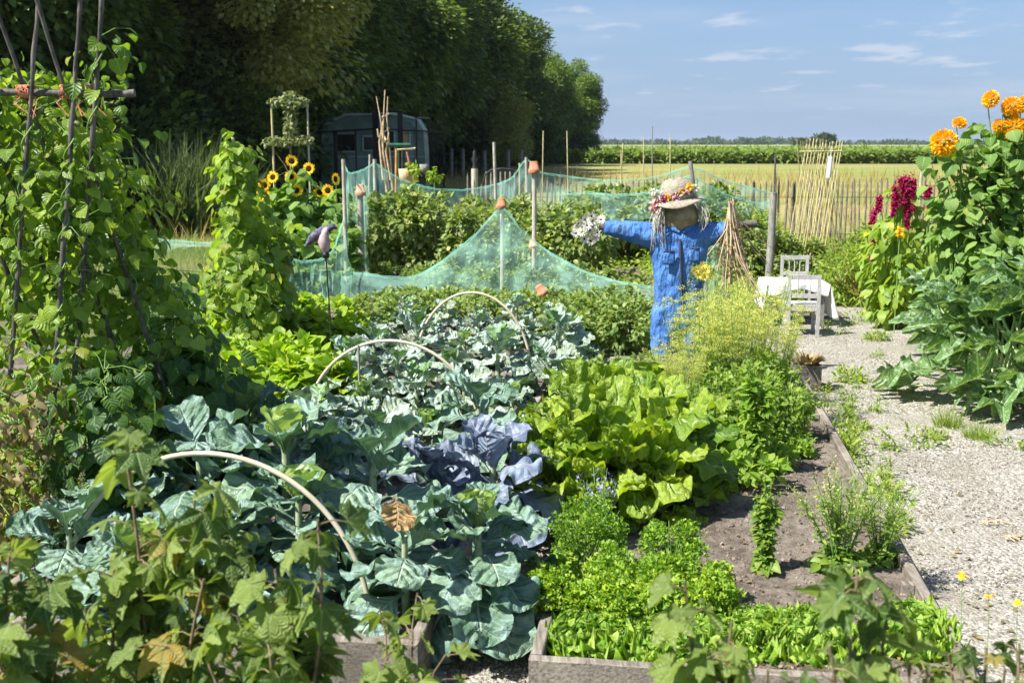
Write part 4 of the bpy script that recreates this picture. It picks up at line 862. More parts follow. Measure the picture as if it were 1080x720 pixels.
tagp(link('leaf_litter', b.mesh('leaf_litter', M['deadleaf'])), 'scattered dry brown leaf bits on gravel and soil', 'leaf litter', kind='stuff')
# low leafy ground cover between the beds and under the bushes
def ground_cover(name, label, uvbox, n, h, ls, mat, tpls, cat='ground cover', cr=.25, world=False):
    b = Buf(); u0, u1, v0, v1 = uvbox; m = max(12, int(n / 90)); cu = rg.uniform(u0, u1, m); cv = rg.uniform(v0, v1, m); k = rg.integers(0, m, n)
    u = cu[k] + rg.normal(size=n) * cr; v = cv[k] + rg.normal(size=n) * cr; u = np.clip(u, u0, u1); v = np.clip(v, v0, v1)
    P = np.stack([u, v, np.zeros(n)], 1) if world else np.outer(u, BR) + np.outer(v, BD); hh = h * rg.uniform(.4, 1, m)[k]; P[:, 2] = hh * rg.random(n) ** .6
    foliage(b, P, unit(rg, n) * [1, 1, .3], tpls, ls, rg, droop=-.05)
    return tagp(link(name, b.mesh(name, mat)), label, cat, kind='stuff')
ground_cover('low_weeds', 'low green weeds and herbs covering the ground between the bean frame and the cabbage bed', (-4.6, -2.35, 4.0, 9), 9000, .22, .06, M['weed'], T_ovate, 'weeds')
ground_cover('bed_seedlings', 'low green leaves carpeting the plot behind the kale', (-3.3, .75, 11.6, 13.8), 13000, .32, .075, M['potato'], T_ovate, 'seedlings')
ground_cover('plot_weeds', 'green weeds between the berry bushes', (-3.3, 3.6, 13.5, 21.0), 12000, .25, .08, M['weed'], T_ovate, 'weeds', world=True)
ground_cover('verge_weeds', 'rough green growth on the verge behind the table and path', (2.2, 6.5, 14.2, 22.5), 15000, .4, .10, M['weed'], T_lance, 'weeds', world=True, cr=.35)
n = 42000; x = rg.uniform(-12, 12, n); y = rg.uniform(13, 26, n)
P = np.stack([x, y, np.zeros(n)], 1); keep = ((x < -3.4) | (y > 22)) | (x > 4.3); P = P[keep]; n = len(P); b = Buf()
b.leaves(T_blade, P, np.array([0, 0, 1.0]) + unit(rg, n) * .5, unit(rg, n), rg.uniform(.10, .34, n), rg)
tagp(link('rough_grass', b.mesh('rough_grass', M['lawn'])), 'rough pale grass of the clearing left of the beans', 'grass', kind='stuff')

# ------------------------------------------------------------------ bushes of the back plots
def bush(seed, R, H, n, ls, mat, tpls, m=26, stems=14):
    r = np.random.default_rng(seed); lb = Buf(); sb = Buf(); p, o = clumps(r, (0, 0, H * .5), (R * .85, R * .85, H * .5), n, m, R * .3, .5)
    p[:, 2] = np.abs(p[:, 2]); foliage(lb, p, o, tpls, ls, r, droop=.15)
    for k in range(stems):
        a = r.uniform(0, 6.28); q = R * r.uniform(.2, .9); sb.tube(curve((math.cos(a) * .05, math.sin(a) * .05, 0), (math.cos(a) * q, math.sin(a) * q, H * r.uniform(.6, .98)), (0, 0, .05), 4), [.008, .007, .006, .004, .002], n=4)
    return [('leaves', lb.mesh('leaves', mat)), ('stems', sb.mesh('stems', M['drystem']))]
BE = [bush(81 + i, .62, 1.15, 1500, .105, M['berry'], T_ovate) for i in range(3)]
PO = [bush(85 + i, .34, .48, 700, .072, M['potato'], T_ovate, 16, 8) for i in range(3)]
BB = [bush(88 + i, .36, .44, 480, .082, M['bush_bean'], T_bean_lo, 14, 8) for i in range(2)]
SB = [bush(99, .2, .22, 260, .055, M['potato'], T_ovate, 12, 6)]
for i, (px, py) in enumerate(sorted([(608, 440), (640, 432), (668, 428), (640, 412), (672, 405), (690, 420), (625, 460), (610, 415)])):
    put(SB[0], at(px, py), i, 1.0, 'low_bedding_plant', '%s low green leafy plant on the soil between the kale and the scarecrow legs' % ordn(i), 'bedding plant', 'low plants at the back of the right bed')

WB = [bush(91 + i, .6, .9, 1300, .10, M['weed'], T_lance, 24, 16) for i in range(2)]
def rowput(protos, spots, name, lab, cat, group, s0=1.0, z=0.03):
    """spots = (px base, Y, scale); the labels count along the row"""
    for i, (px, Y, s) in enumerate(sorted(spots)):
        c = A(px, 152, Y); put(protos[i % len(protos)], (c.x, c.y, z), rn.uniform(0, 6.28), s * s0, name, lab % ordn(i), cat, group)
rowput(BE, [(x, 17.6 + .3 * math.sin(x), 1 + .1 * math.sin(x * 3)) for x in (392, 428, 462, 500, 540)], 'berry_bush', '%s dark green berry bush in the near row behind the draped green net', 'berry bush', 'berry bushes behind the net')
rowput(BE, [(x, 19.6, .95 + .1 * math.sin(x * 3)) for x in (400, 435, 470, 510, 550)], 'berry_bush', '%s dark green berry bush in the far row behind the draped green net, left part', 'berry bush', 'berry bushes behind the net')
rowput(BE, [(x, 19.4, 1.0 + .12 * math.sin(x * 3)) for x in (590, 625, 660, 700, 735, 765)], 'berry_bush', '%s berry bush behind the scarecrow arms', 'berry bush', 'berry bushes behind the net')
rowput(BE, [(x, 16.6, .8 + .12 * math.sin(x * 3)) for x in (585, 612)], 'berry_bush', '%s lower berry bush between the tall potted stake and the white flower bunch', 'berry bush', 'berry bushes behind the net')
rowput(PO, [(x, 15.4 + .2 * math.sin(x), .85) for x in (410, 445, 480, 515, 552, 590, 628)], 'potato_plant', '%s potato plant of the row just behind the front net edge', 'potato plant', 'potato plants')
rowput(PO, [(x, 13.6 + .2 * math.sin(x), .66) for x in (395, 430, 470, 508, 545, 583, 620, 655)], 'potato_plant', '%s potato plant of the row in front of the draped net', 'potato plant', 'potato plants')
rowput(PO, [(x, 12.4 + .2 * math.sin(x), .8) for x in (390, 425, 460, 495, 530, 565, 600, 640, 672)], 'potato_plant', '%s potato plant of the row just behind the kale', 'potato plant', 'potato plants')
rowput(PO, [(x, 11.0 + .2 * math.sin(x), .85) for x in (600, 630, 662)], 'potato_plant', '%s potato plant of the short row left of the scarecrow', 'potato plant', 'potato plants')
rowput(BB, [(x, 9.0, 1.0) for x in (215, 262, 305)], 'bush_bean', '%s yellow-green bush bean of the middle row left of the kale', 'bush bean', 'bush beans')
rowput(BB, [(x, 8.1, 1.05) for x in (205, 245, 290, 325)], 'bush_bean', '%s yellow-green bush bean of the front row left of the kale', 'bush bean', 'bush beans')
rowput(BB, [(x, 10.4, 1.0) for x in (225, 270, 310, 345)], 'bush_bean', '%s yellow-green bush bean of the back row left of the kale', 'bush bean', 'bush beans')
rowput(BB, [(x, 12.0, .9) for x in (170, 215, 300, 345)], 'bush_bean', '%s yellow-green bush bean behind the bean column', 'bush bean', 'bush beans')
rowput(WB, [(800, 17.5, 1.0), (838, 16.8, .55), (868, 17.8, .6), (905, 17.4, .62), (940, 17.5, .95)], 'leafy_shrub', '%s leafy green shrub behind the table, around the bamboo trellis foot', 'shrub', 'leafy shrubs behind the table')
rowput([BE[0]], [(790, 16.6, .9), (828, 16.4, .62), (858, 16.6, .55)], 'berry_bush', '%s dark leafy berry bush directly behind the table', 'berry bush', 'berry bushes behind the table')
rowput(WB, [(x, 14.6, .75) for x in (900, 925, 955)], 'leafy_shrub', '%s low feathery green shrub between the table and the amaranth', 'shrub', 'leafy shrubs behind the path end')
RE = tuft(95, .55, 2.0, 420, M['reed'])
rowput([RE], [(x, 26.5 + .8 * math.sin(x), 1.0 + .12 * math.sin(x * 2)) for x in (120, 150, 180, 205, 228)] + [(x, 28.5, 1.1) for x in (110, 140, 170, 200)], 'tall_reeds', '%s clump of tall dark reeds at the foot of the wood', 'reeds', 'tall reeds')
TU2 = tuft(96, .3, .55, 260, M['drygrass'])
rowput([TU2], [(915, 14.8, 1), (945, 14.5, 1.1), (970, 14.2, 1), (600, 22.8, 1), (640, 22.9, .9)], 'grass_tuft', '%s tuft of yellow-green long grass beyond the path', 'grass tuft', 'grass tufts')

# ------------------------------------------------------------------ climbing beans
def vine(name, label, pole, n, R, size, mat, group=None, lo=0.0, hi=1.0, taper=0.3, cat='bean plant', pods=0, tpl=T_bean, back=0.0):
    """leaves climbing along the polyline pole (world points)"""
    O = Vector(pole[0]); t = thing(name, label, cat, O, 0, group); P = [Vector(p) - O for p in pole]
    lb = Buf(); sb = Buf(); base = along(P, n, rg, lo, hi); zf = (base[:, 2] - min(base[:, 2])) / (np.ptp(base[:, 2]) + 1e-6)
    a = rg.uniform(0, 6.28, n); q = R * rg.uniform(.15, 1.15, n) ** .8 * (1 - taper * zf)
    bump_ = 0.75 + 1.1 * np.array([mnoise.noise(Vector((0, math.sin(x) * .8, z * 2.2))) for x, z in zip(a, base[:, 2])])
    q *= bump_
    e = np.stack([np.cos(a), np.sin(a), np.zeros(n)], 1); p = base + e * q[:, None]; p[:, 2] += rg.normal(size=n) * .06; p[:, 1] += back
    foliage(lb, p, e, tpl, size, rg, droop=.7, out=.7, jit=.5, nup=.6, nout=.8, njit=.6, svar=.5)
    for k in range(0, n, 6): sb.tube([base[k], (base[k] + p[k]) / 2 + [0, 0, .02], p[k]], [.0025, .002, .0015], n=3, cap=False)
    tw = []
    for k in range(90):
        f = lo + (hi - lo) * k / 89; c = Vector(along(P, 1, rg, f, f + 1e-4)[0]); tw.append(c + Vector((math.cos(k * .8), math.sin(k * .8), 0)) * .02)
    sb.tube(tw, .004, n=5)
    link('leaves', lb.mesh('leaves', mat), t); link('stem', sb.mesh('stem', M['greenstem']), t)
    return t
# ------------------------------------------------------------------ bean frame at the left
RID = 5.3
t = thing('bean_trellis', 'frame of dark crossed canes with a horizontal cane tied on top, at the left edge', 'bean frame', G(100, 560)); O = Vector(t.location)
poles = {'a': ((27, 92), (193, 560)), 'b': ((72, 97), (228, 560)), 'f': ((-22, 97), (151, 540)), 'g': ((-72, 97), (133, 560)), 'c': ((32, 97), (-8, 600)), 'd': ((77, 97), (42, 610)), 'e': ((100, 97), (62, 590)), 'h': ((-40, 97), (-70, 600))}
PW = {}
for k, ((rx, ry), (fx, fy)) in poles.items():
    r_ = A(rx, ry, RID + (.03 if k in 'abfg' else -.03)); f_ = G(fx, fy); top = r_ + (r_ - f_) * (.42 if k in 'abde' else .30); PW[k] = [f_, r_, top]
    b = Buf(); c = [(f_ - Vector((0, 0, .1))).lerp(top, i / 24) - O + Vector((rn.uniform(-.004, .004), 0, rn.uniform(-.004, .004))) for i in range(25)]
    b.tube(c, [.0135 + (.0025 if i % 4 == 0 else 0) - i * .0002 for i in range(25)], n=8); link('cane', b.mesh('cane', M['darkpole']), t)
b = Buf(); c0, c1 = A(-160, 96, RID), A(142, 98.5, RID); b.tube([c0.lerp(c1, i / 20) - O + Vector((0, 0, rn.uniform(-.003, .003))) for i in range(21)], [.016 + (.002 if i % 5 == 0 else 0) for i in range(21)], n=8); link('crossbar', b.mesh('crossbar', M['darkpole']), t)
for px in (27, 33, 72, 78, 100):
    b = Buf(); c = A(px, 97, RID) - O
    for j in range(5): 
        a0 = rn.uniform(0, 3); b.tube([c + Vector((rn.uniform(-.02, .02), math.cos(a) * .03, math.sin(a) * .03)) + Vector((math.sin(a + a0) * .02, 0, 0)) for a in [x * .7 for x in range(10)]], .0035, n=4)
    for j in range(2): b.tube([c, c + Vector((rn.uniform(-.05, .05), -.03, -.05)), c + Vector((rn.uniform(.0, .09), -.035, -.11))], .003, n=4)
    link('lashing', b.mesh('lashing', M['twine']), t)
vl = {'a': 'third', 'b': 'rightmost long', 'f': 'second', 'g': 'leftmost', 'c': 'near left', 'd': 'near middle', 'e': 'near right', 'h': 'outermost left'}
for k, (f_, r_, top) in PW.items():
    hi = {'a': .72, 'b': .60, 'f': .8, 'g': .85, 'c': .74, 'd': .66, 'e': .78, 'h': .8}[k]
    vine('climbing_bean', 'climbing bean plant winding up the %s cane of the dark frame' % vl[k], [f_, r_, top], {'c': 430, 'd': 400, 'e': 340}.get(k, 620), .43, .06, M['bean'], 'beans on the dark cane frame', 0, hi, .5, back=.12 if k in 'cdeh' else .26)
for i, (px, py, h, lb_) in enumerate([(205, 560, 1.0, 'unsupported bushy bean plant right of the frame, front'), (235, 520, .75, 'low bushy bean plant right of the frame, middle'), (185, 480, 1.15, 'bushy bean plant right of the frame, at the back'), (120, 620, 1.05, 'leafy bean plant at the foot of the frame, above the grey herb')]):
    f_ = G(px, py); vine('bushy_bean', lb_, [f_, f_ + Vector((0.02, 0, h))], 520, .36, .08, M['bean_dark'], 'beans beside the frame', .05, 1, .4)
f_ = G(-5, 650); vine('withered_bean', 'withered brown bean plant at the left picture edge', [f_, f_ + Vector((-.02, 0, 1.05))], 620, .36, .045, M['deadleaf'], None, .1, 1, .2, tpl=T_ovate)
f_ = G(55, 625); vine('withered_bean', 'withered brown bean plant between the canes of the dark frame', [f_, f_ + Vector((-.02, 0, 1.0))], 420, .30, .045, M['deadleaf'], None, .1, 1, .2, tpl=T_ovate)
# the bean column on its own stake
f_ = G(262, 405); tp = A(246, 150, f_.y)
t = thing('bean_stake', 'pale stake inside the bean column left of the sunflowers', 'stake', f_); b = Buf(); b.tube([(0, 0, 0), (tp - f_) * 1.02], .014, n=7); link('cane', b.mesh('cane', M['stake']), t)
vine('climbing_bean', 'tall narrow column of climbing bean in front of the sunflowers', [f_, f_.lerp(tp, .5) + Vector((.03, 0, 0)), tp], 860, .46, .085, M['bean'], None, 0, 1.0, .62)
f2 = G(238, 392); tp2 = A(262, 215, f2.y); vine('climbing_bean', 'lower climbing bean growing behind and left of the tall bean column', [f2, tp2], 420, .3, .10, M['bean'], None, 0, 1.0, .4)
f2 = G(292, 395); tp2 = A(285, 240, f2.y); vine('climbing_bean', 'lower climbing bean at the right side of the tall bean column', [f2, tp2], 420, .26, .10, M['bean'], None, 0, 1.0, .4)

# ------------------------------------------------------------------ sunflowers
T_pet = [grid_leaf(lambda v: .17 * math.sin(math.pi * (v * .9 + .1)) ** .8 if v < 1 else 0, 2, 4, bend=b_, cup=.3, seed=140 + i) for i, b_ in enumerate([.1, .5, -.3])]
def flower_head(parent, pos, nrm, R, O, rr, name='flower_head'):
    nrm = Vector(nrm).normalized(); Mx = nrm.to_track_quat('Z', 'Y').to_matrix(); pb = Buf(); db = Buf(); P = []; D = []; N = []; S = []
    for ring, (n, r0, el, L) in enumerate([(20, .42, .12, .62), (18, .40, .35, .55)]):
        for k in range(n):
            a = 6.283 * (k + .5 * ring) / n + rr.uniform(-.06, .06); e = Vector((math.cos(a), math.sin(a), 0)); d = Mx @ (e * math.cos(el) + Vector((0, 0, math.sin(el)))); P.append(Mx @ (e * r0 * R) + Vector(pos)); D.append(d); N.append(nrm); S.append(R * L * rr.uniform(.85, 1.1))
    pb.leaves(T_pet, P, D, N, S, rg); f = link(name, pb.mesh('petals', M['yel']), parent)
    db.lathe([(0, .10 * R), (.2 * R, .11 * R), (.38 * R, .09 * R), (.48 * R, .02 * R), (.46 * R, -.04 * R), (.1 * R, -.1 * R), (0, -.1 * R)], pos, 18, 0, Mx); link('disc', db.mesh('disc', M['disc']), f)
    return f
sun_groups = [(281, [(278.7, 195.4), (270, 198.6), (279, 206), (274.5, 228)], 'leftmost sunflower plant of the group, with four yellow heads close together'), (292, [(287.7, 187)], 'sunflower with one head left of the tallest one'),
              (308, [(307.5, 170), (307, 186.5), (312.8, 201)], 'tallest sunflower plant, three yellow heads one above the other'), (328, [(325.6, 178), (337, 203)], 'sunflower plant with one high and one low head, right of the tallest'),
              (350, [(345.8, 201), (353.7, 189)], 'rightmost sunflower plant beside the net post')]
for i, (px, heads, lb_) in enumerate(sun_groups):
    Y = 15.6 + .25 * (i % 2); c = A(px, 152, Y); O = Vector((c.x, c.y, .02)); t = thing('sunflower', lb_, 'sunflower', O, 0, 'yellow sunflowers left of the net')
    sb = Buf(); lb = Buf(); rr = random.Random(i); main = None
    for j, (hx, hy) in enumerate(heads):
        hp = A(hx, hy, Y - .15) - O; back = Vector((0, .06, -.02)); q = curve((0, 0, 0), hp + back, (0, .05, .1), 6); sb.tube(q, [.014, .013, .012, .011, .009, .007, .005], n=6)
        ev = (j == len(heads) - 1 and i == 4); flower_head(t, hp, (1, -.6, .1) if ev else (rr.uniform(-.35, .5), -1, rr.uniform(.0, .35)), .090, O, rr)
        n = 70; P = along(q, n, rg, .12, .93); a = rg.uniform(0, 6.28, n); e = np.stack([np.cos(a), np.sin(a), 0 * a], 1); P = P + e * rg.uniform(.04, .22, (n, 1)); foliage(lb, P, e, T_bean, .16, rg, droop=.5, nup=.8)
        for k in range(0, n, 4): sb.tube([along(q, 1, rg, .1, .9)[0], P[k]], [.004, .003], n=3, cap=False)
    link('stem', sb.mesh('stem', M['greenstem']), t); link('leaves', lb.mesh('leaves', M['sunleaf']), t)
rowput([bush(97, .45, .95, 420, .15, M['sunleaf'], T_bean, 16)], [(282, 15.2, 1), (312, 15.1, 1.05), (340, 15.0, 1)], 'sunflower_undergrowth', '%s leafy bush filling the foot of the yellow sunflowers', 'shrub', 'undergrowth of the sunflowers')

# double orange sunflowers at the right
def pompom(parent, pos, nrm, R, side=False):
    nrm = np.array(Vector(nrm).normalized()); pb = Buf(); n = 900; e = unit(rg, n); dt = e @ nrm; e = e[dt > -.35]; dt = e @ nrm
    P = np.array(pos) + (e - nrm * .0) * R * .66; P = P - np.outer(np.clip(dt, 0, 1), nrm) * R * .22
    foliage(pb, P, e, T_pet, R * .36, rg, droop=0, out=1, jit=.25, nup=0, nout=.0, njit=1); f = link('flower_head', pb.mesh('petals', M['orange']), parent)
    cb = Buf(); Mx = Vector(nrm).to_track_quat('Z', 'Y').to_matrix(); cb.lathe([(0, -.35 * R), (.3 * R, -.3 * R), (.5 * R, -.05 * R), (.4 * R, .15 * R), (0, .25 * R)], pos, 12, 0, Mx); link('calyx', cb.mesh('calyx', M['greenstem']), f)
YR = 9.6; c = A(1062, 152, YR); O = Vector((c.x, c.y, 0))
for lb_, base_px, heads in [('tall plant with fluffy double orange sunflowers reaching the highest, at the right edge', 1075, [(1045, 105, 9.5, (-.8, -.5, .2)), (1067, 113, 11, (-.1, -1, .2)), (1071, 136, 14, (.2, -1, .1)), (1080, 110, 9, (1, -.3, .2)), (1054, 133, 7.5, (-.4, -.8, 0))]), ('lower plant with two fluffy double orange sunflower heads, left of the taller one', 1035, [(996, 151, 14.5, (-.3, -1, .15)), (1012, 130, 7.5, (0, -.6, .8))])]:
    c = A(base_px, 152, YR); O = Vector((c.x, c.y, 0)); t = thing('double_sunflower', lb_, 'sunflower', O, 0, 'double orange sunflowers'); sb = Buf(); lb = Buf()
    for hx, hy, rp, nn in heads:
        hp = A(hx, hy, YR - .1) - O; q = curve((0, 0, 0), hp + Vector((0, .06, -.03)), (.05, .05, .1), 7); sb.tube(q, [.016, .015, .014, .012, .010, .008, .006, .004], n=6); pompom(t, hp, nn, rp * YR / FPX * .96)
        n = 110; P = along(q, n, rg, .15, .97); a = rg.uniform(0, 6.28, n); e = np.stack([np.cos(a), np.sin(a), 0 * a], 1); zf = P[:, 2:3] / 2.4; P = P + e * rg.uniform(.05, .42, (n, 1)) * (1.15 - .75 * zf); foliage(lb, P, e, T_bean, .105, rg, droop=.55, nup=.8, nout=.6)
        for k in range(0, n, 3): sb.tube([along(q, 1, rg, .2, .95)[0], P[k]], [.004, .0025], n=3, cap=False)
    P, e = clumps(rg, (.05, 0, 1.2), (.30, .4, .62), 560, 20, .16); foliage(lb, P, e, T_bean, .10, rg, droop=.5, nup=.8, nout=.6)
    link('stem', sb.mesh('stem', M['greenstem']), t); link('leaves', lb.mesh('leaves', M['sunleaf']), t)

# amaranth with hanging crimson tassels
def amaranth(px, Y, lb_, tass, leafbox, nl=380):
    c = A(px, 152, Y); O = Vector((c.x, c.y, 0)); t = thing('amaranth', lb_, 'amaranth', O, 0, 'red tasselled amaranths'); sb = Buf(); lb = Buf()
    for (x0, y0, x1, y1, w) in tass:
        p0 = A(x0, y0, Y - .15) - O; p1 = A(x1, y1, Y - .2) - O; b = Buf(); n = 320; tt = rg.random(n); P = np.outer(1 - tt, p0) + np.outer(tt, p1); P += unit(rg, n) * (1.05 * w * Y / FPX) * (1 - .35 * tt)[:, None] * rg.uniform(.5, 1, (n, 1))
        foliage(b, P, unit(rg, n), T_rh, .035, rg, droop=.4); link('tassel', b.mesh('tassel', M['crimson']), t); sb.tube(curve((rn.uniform(-.06, .06), rn.uniform(-.05, .05), 0), p0, (.0, .1, .35), 7), [.012, .011, .01, .009, .008, .006, .005, .004], n=5)
    (cx, cy, rx, rz) = leafbox; cc = A(cx, cy, Y) - O; P, e = clumps(rg, (cc[0], cc[1], (cc[2] + rz * .6) / 2), (rx, rx * .8, (cc[2] + rz * .6) / 2), int(nl * 1.6), 30, .14); P[:, 2] = np.abs(P[:, 2]); foliage(lb, P, e, T_ovate, .14, rg, droop=.7, nup=.7, nout=.6)
    for k in range(14): sb.tube(curve((P[k][0] * .3, P[k][1] * .3, 0), tuple(P[k]), (0, 0, .1), 4), [.01, .008, .006, .005, .003], n=4)
    link('stem', sb.mesh('stem', M['greenstem']), t); link('leaves', lb.mesh('leaves', M['amleaf']), t)
amaranth(955, 12.6, 'large amaranth with crimson tassels left of the orange sunflowers', [(956, 184, 961, 222, 5), (950, 188, 955, 212, 4.5), (944, 196, 942, 226, 2.6), (956, 212, 957, 240, 3.6), (944, 205, 947, 216, 3), (928, 208, 926, 222, 2.5), (964, 190, 962, 206, 3)], (955, 240, .33, .62))
amaranth(930, 13.2, 'slim amaranth with a long thin crimson tassel, leftmost of the three', [(922, 222, 919, 240, 2.8), (920, 252, 919, 272, 2.5)], (935, 245, .22, .40), 160)
amaranth(992, 12.4, 'amaranth with small crimson tufts between the lime leaves and the zucchini', [(979, 198, 978, 208, 2.8), (980, 214, 984, 222, 4), (1002, 238, 1006, 248, 4)], (990, 250, .35, .65), 260)
t = thing('yellow_flower', 'single yellow flower among the amaranth leaves', 'flower', A(949, 245, 12.2) * 1.0); t.location.z = 0
hz_ = A(949, 245, 12.2).z; pompom_ = None; b = Buf(); e = unit(rg, 70); foliage(b, np.array([0, 0, hz_]) + e * [.015, .015, .04], e, T_pet, .035, rg, nup=0, nout=0); link('petals', b.mesh('petals', M['orange']), t); b = Buf(); b.tube([(0, 0, 0), (0, 0, hz_)], .006); link('stem', b.mesh('stem', M['greenstem']), t)

# ------------------------------------------------------------------ hoops
for cx, Y, lb_ in [(203, 4.38, 'pale pipe hoop over the cabbages at the front of the bed'), (408, 7.3, 'pale pipe hoop in the middle of the cabbage bed'), (497, 9.35, 'pale pipe hoop over the kale at the back of the bed')]:
    c = A(cx, 152, Y); O = Vector((c.x, c.y, 0)); R = {4.38: .66, 7.3: .60, 9.35: .50}[Y]; hh = {4.38: .84, 7.3: .79, 9.35: .84}[Y] - SZ
    b = Buf(); b.tube([BR * (math.cos(math.pi * k / 40) * R) + Vector((0, 0, SZ - .1 + (hh + .1) * math.sin(math.pi * k / 40) ** .9)) for k in range(41)], .0105, n=10)
    o = tagp(link('hoop', b.mesh('hoop', M['hoop']), None, O), lb_, 'hoop', 'pipe hoops')
b = Buf(); p = A(378, 364, 7.3); b.tube([(0, 0, 0), (0, 0, p.z - .1)], .008, n=6); tagp(link('thin_stick', b.mesh('thin_stick', M['greywood']), None, (p.x, p.y, .1)), 'thin grey stick standing under the middle hoop', 'stick')

# ------------------------------------------------------------------ currant bushes in the foreground
def cane_bush(name, label, base, tips, nleaf, size, mat, lo=.35, R=.07, grp=None, thick=.007, sizes=None):
    O = Vector((base[0], base[1], 0)); t = thing(name, label, 'currant bush', O, 0, grp); lb = Buf(); sb = Buf(); pet = []
    for i, tp in enumerate(tips):
        c = curve((rn.uniform(-.05, .05), rn.uniform(-.05, .05), -.02), Vector(tp) - O, (rn.uniform(-.03, .03), 0, .06), 8, .012, rn); sb.tube(c, [thick * (1 - .07 * k) for k in range(9)], n=6)
        L = sum((c[k + 1] - c[k]).length for k in range(8)); n = int(nleaf * L); P = along(c, n, rg, lo, 1.0); a = rg.uniform(0, 6.28, n); e = np.stack([np.cos(a), np.sin(a), rg.uniform(-.2, .5, n)], 1); Q = P + e * rg.uniform(.3, 1.0, (n, 1)) * R
        foliage(lb, Q, e, T_curr, size, rg, droop=.75, out=.7, jit=.35, nup=.75, nout=.65, njit=.45, svar=.45)
        for k in range(n): sb.tube([P[k], (P[k] + Q[k]) / 2 + [0, 0, .008], Q[k]], [.0022, .0018, .0014], n=4, cap=False)
    link('leaves', lb.mesh('leaves', mat), t); link('branches', sb.mesh('branches', M['drystem']), t); return t
cane_bush('currant_bush', 'currant bush with lobed leaves in the lower left corner, reaching highest before the cabbages', A(150, 900, 2.7), [A(x, y, Y) for x, y, Y in [(130, 458, 2.75), (205, 525, 2.7), (165, 560, 2.8), (120, 600, 2.7), (215, 610, 2.6), (90, 640, 2.75), (175, 680, 2.55), (240, 575, 2.7)]], 30, .115, M['currant'], .4, .075, 'currant bushes in the foreground')
cane_bush('currant_bush', 'currant bush with lobed leaves, bottom, between the left corner and the bed corner', A(300, 900, 2.5), [A(x, y, Y) for x, y, Y in [(290, 600, 2.5), (335, 548, 2.45), (250, 650, 2.5), (300, 660, 2.5), (220, 700, 2.5), (285, 690, 2.35)]], 28, .12, M['currant'], .45, .075, 'currant bushes in the foreground')
cane_bush('currant_bush', 'currant bush at the left picture edge, darkest and lowest', A(0, 900, 2.5), [A(x, y, Y) for x, y, Y in [(10, 585, 2.5), (50, 610, 2.6), (25, 650, 2.4), (-20, 600, 2.5), (60, 690, 2.5), (0, 690, 2.4), (-10, 555, 2.6), (100, 705, 2.5)]], 32, .105, M['currant'], .4, .075, 'currant bushes in the foreground')
cane_bush('currant_bush', 'single thin currant shoots before the gap between the two raised beds', A(425, 900, 2.8), [A(x, y, Y) for x, y, Y in [(400, 640, 2.9), (440, 625, 3.0), (470, 690, 2.8), (405, 700, 2.7)]], 17, .085, M['currant'], .45, .07, 'currant bushes in the foreground', .005)
cane_bush('currant_bush', 'currant shoots with blurred lobed leaves in front of the lettuces, middle bottom', A(760, 900, 2.3), [A(x, y, Y) for x, y, Y in [(722, 612, 2.3), (772, 655, 2.25), (735, 690, 2.3), (810, 705, 2.2)]], 17, .095, M['currant'], .5, .065, 'currant bushes in the foreground')
cane_bush('currant_bush', 'currant shoots with large dark blurred leaves before the front corner of the right bed', A(900, 900, 2.2), [A(x, y, Y) for x, y, Y in [(905, 608, 2.2), (940, 625, 2.25), (875, 680, 2.1), (915, 690, 2.2), (960, 700, 2.2)]], 19, .105, M['currant'], .5, .065, 'currant bushes in the foreground')
cane_bush('currant_bush', 'low blurred leafy bush in the lower right corner', A(1050, 900, 2.5), [A(x, y, Y) for x, y, Y in [(1000, 690, 2.5), (1040, 682, 2.5), (1075, 678, 2.5), (1015, 712, 2.4), (1060, 705, 2.4), (975, 705, 2.5)]], 26, .07, M['currant'], .5, .08, 'currant bushes in the foreground')
for i, (x, y) in enumerate([(1015, 608), (1043, 630), (1073, 637)]):
    p = A(x, y, 3.6 + .1 * i); t = thing('yellow_wildflower', '%s tiny yellow flower on a thin stem over the gravel, lower right' % ordn(i), 'flower', (p.x, p.y, 0), 0, 'tiny yellow flowers over the gravel'); b = Buf(); b.tube([(.03, 0, 0), (.01, 0, p.z * .6), (0, 0, p.z)], [.002, .0017, .0013], n=4); link('stem', b.mesh('stem', M['greenstem']), t)
    b = Buf(); e = unit(rg, 26); e[:, 2] = abs(e[:, 2]) * .5; foliage(b, np.array([0, 0, p.z]) + e * .004, e, T_pet, .016, rg, droop=0); link('petals', b.mesh('petals', M['yel']), t)
for i, (x, y, r_) in enumerate([(1045, 552, .12), (1068, 570, .10), (985, 545, .2), (1065, 612, .16)]):
    b = Buf()
    for k in range(7 if i < 2 else 2): a = rn.uniform(-.5, .5); b.tube(curve((rn.uniform(-.5, .5) * r_, rn.uniform(-.03, .03), .004), (rn.uniform(-.5, 1) * r_, rn.uniform(-.06, .06), .006), (0, .01, .01), 4, .006, rn), .0028, n=4)
    tagp(link('dry_twigs', b.mesh('dry_twigs', M['straw'] if i < 2 else M['drystem']), None, G(x, y, .03)), ['little heap of brown dry twigs on the gravel', 'second smaller heap of brown twigs nearer the picture edge', 'thin dark twig lying on the gravel left of the twig heap', 'thin dark twig lying on the gravel in the lower right'][i], 'twigs')

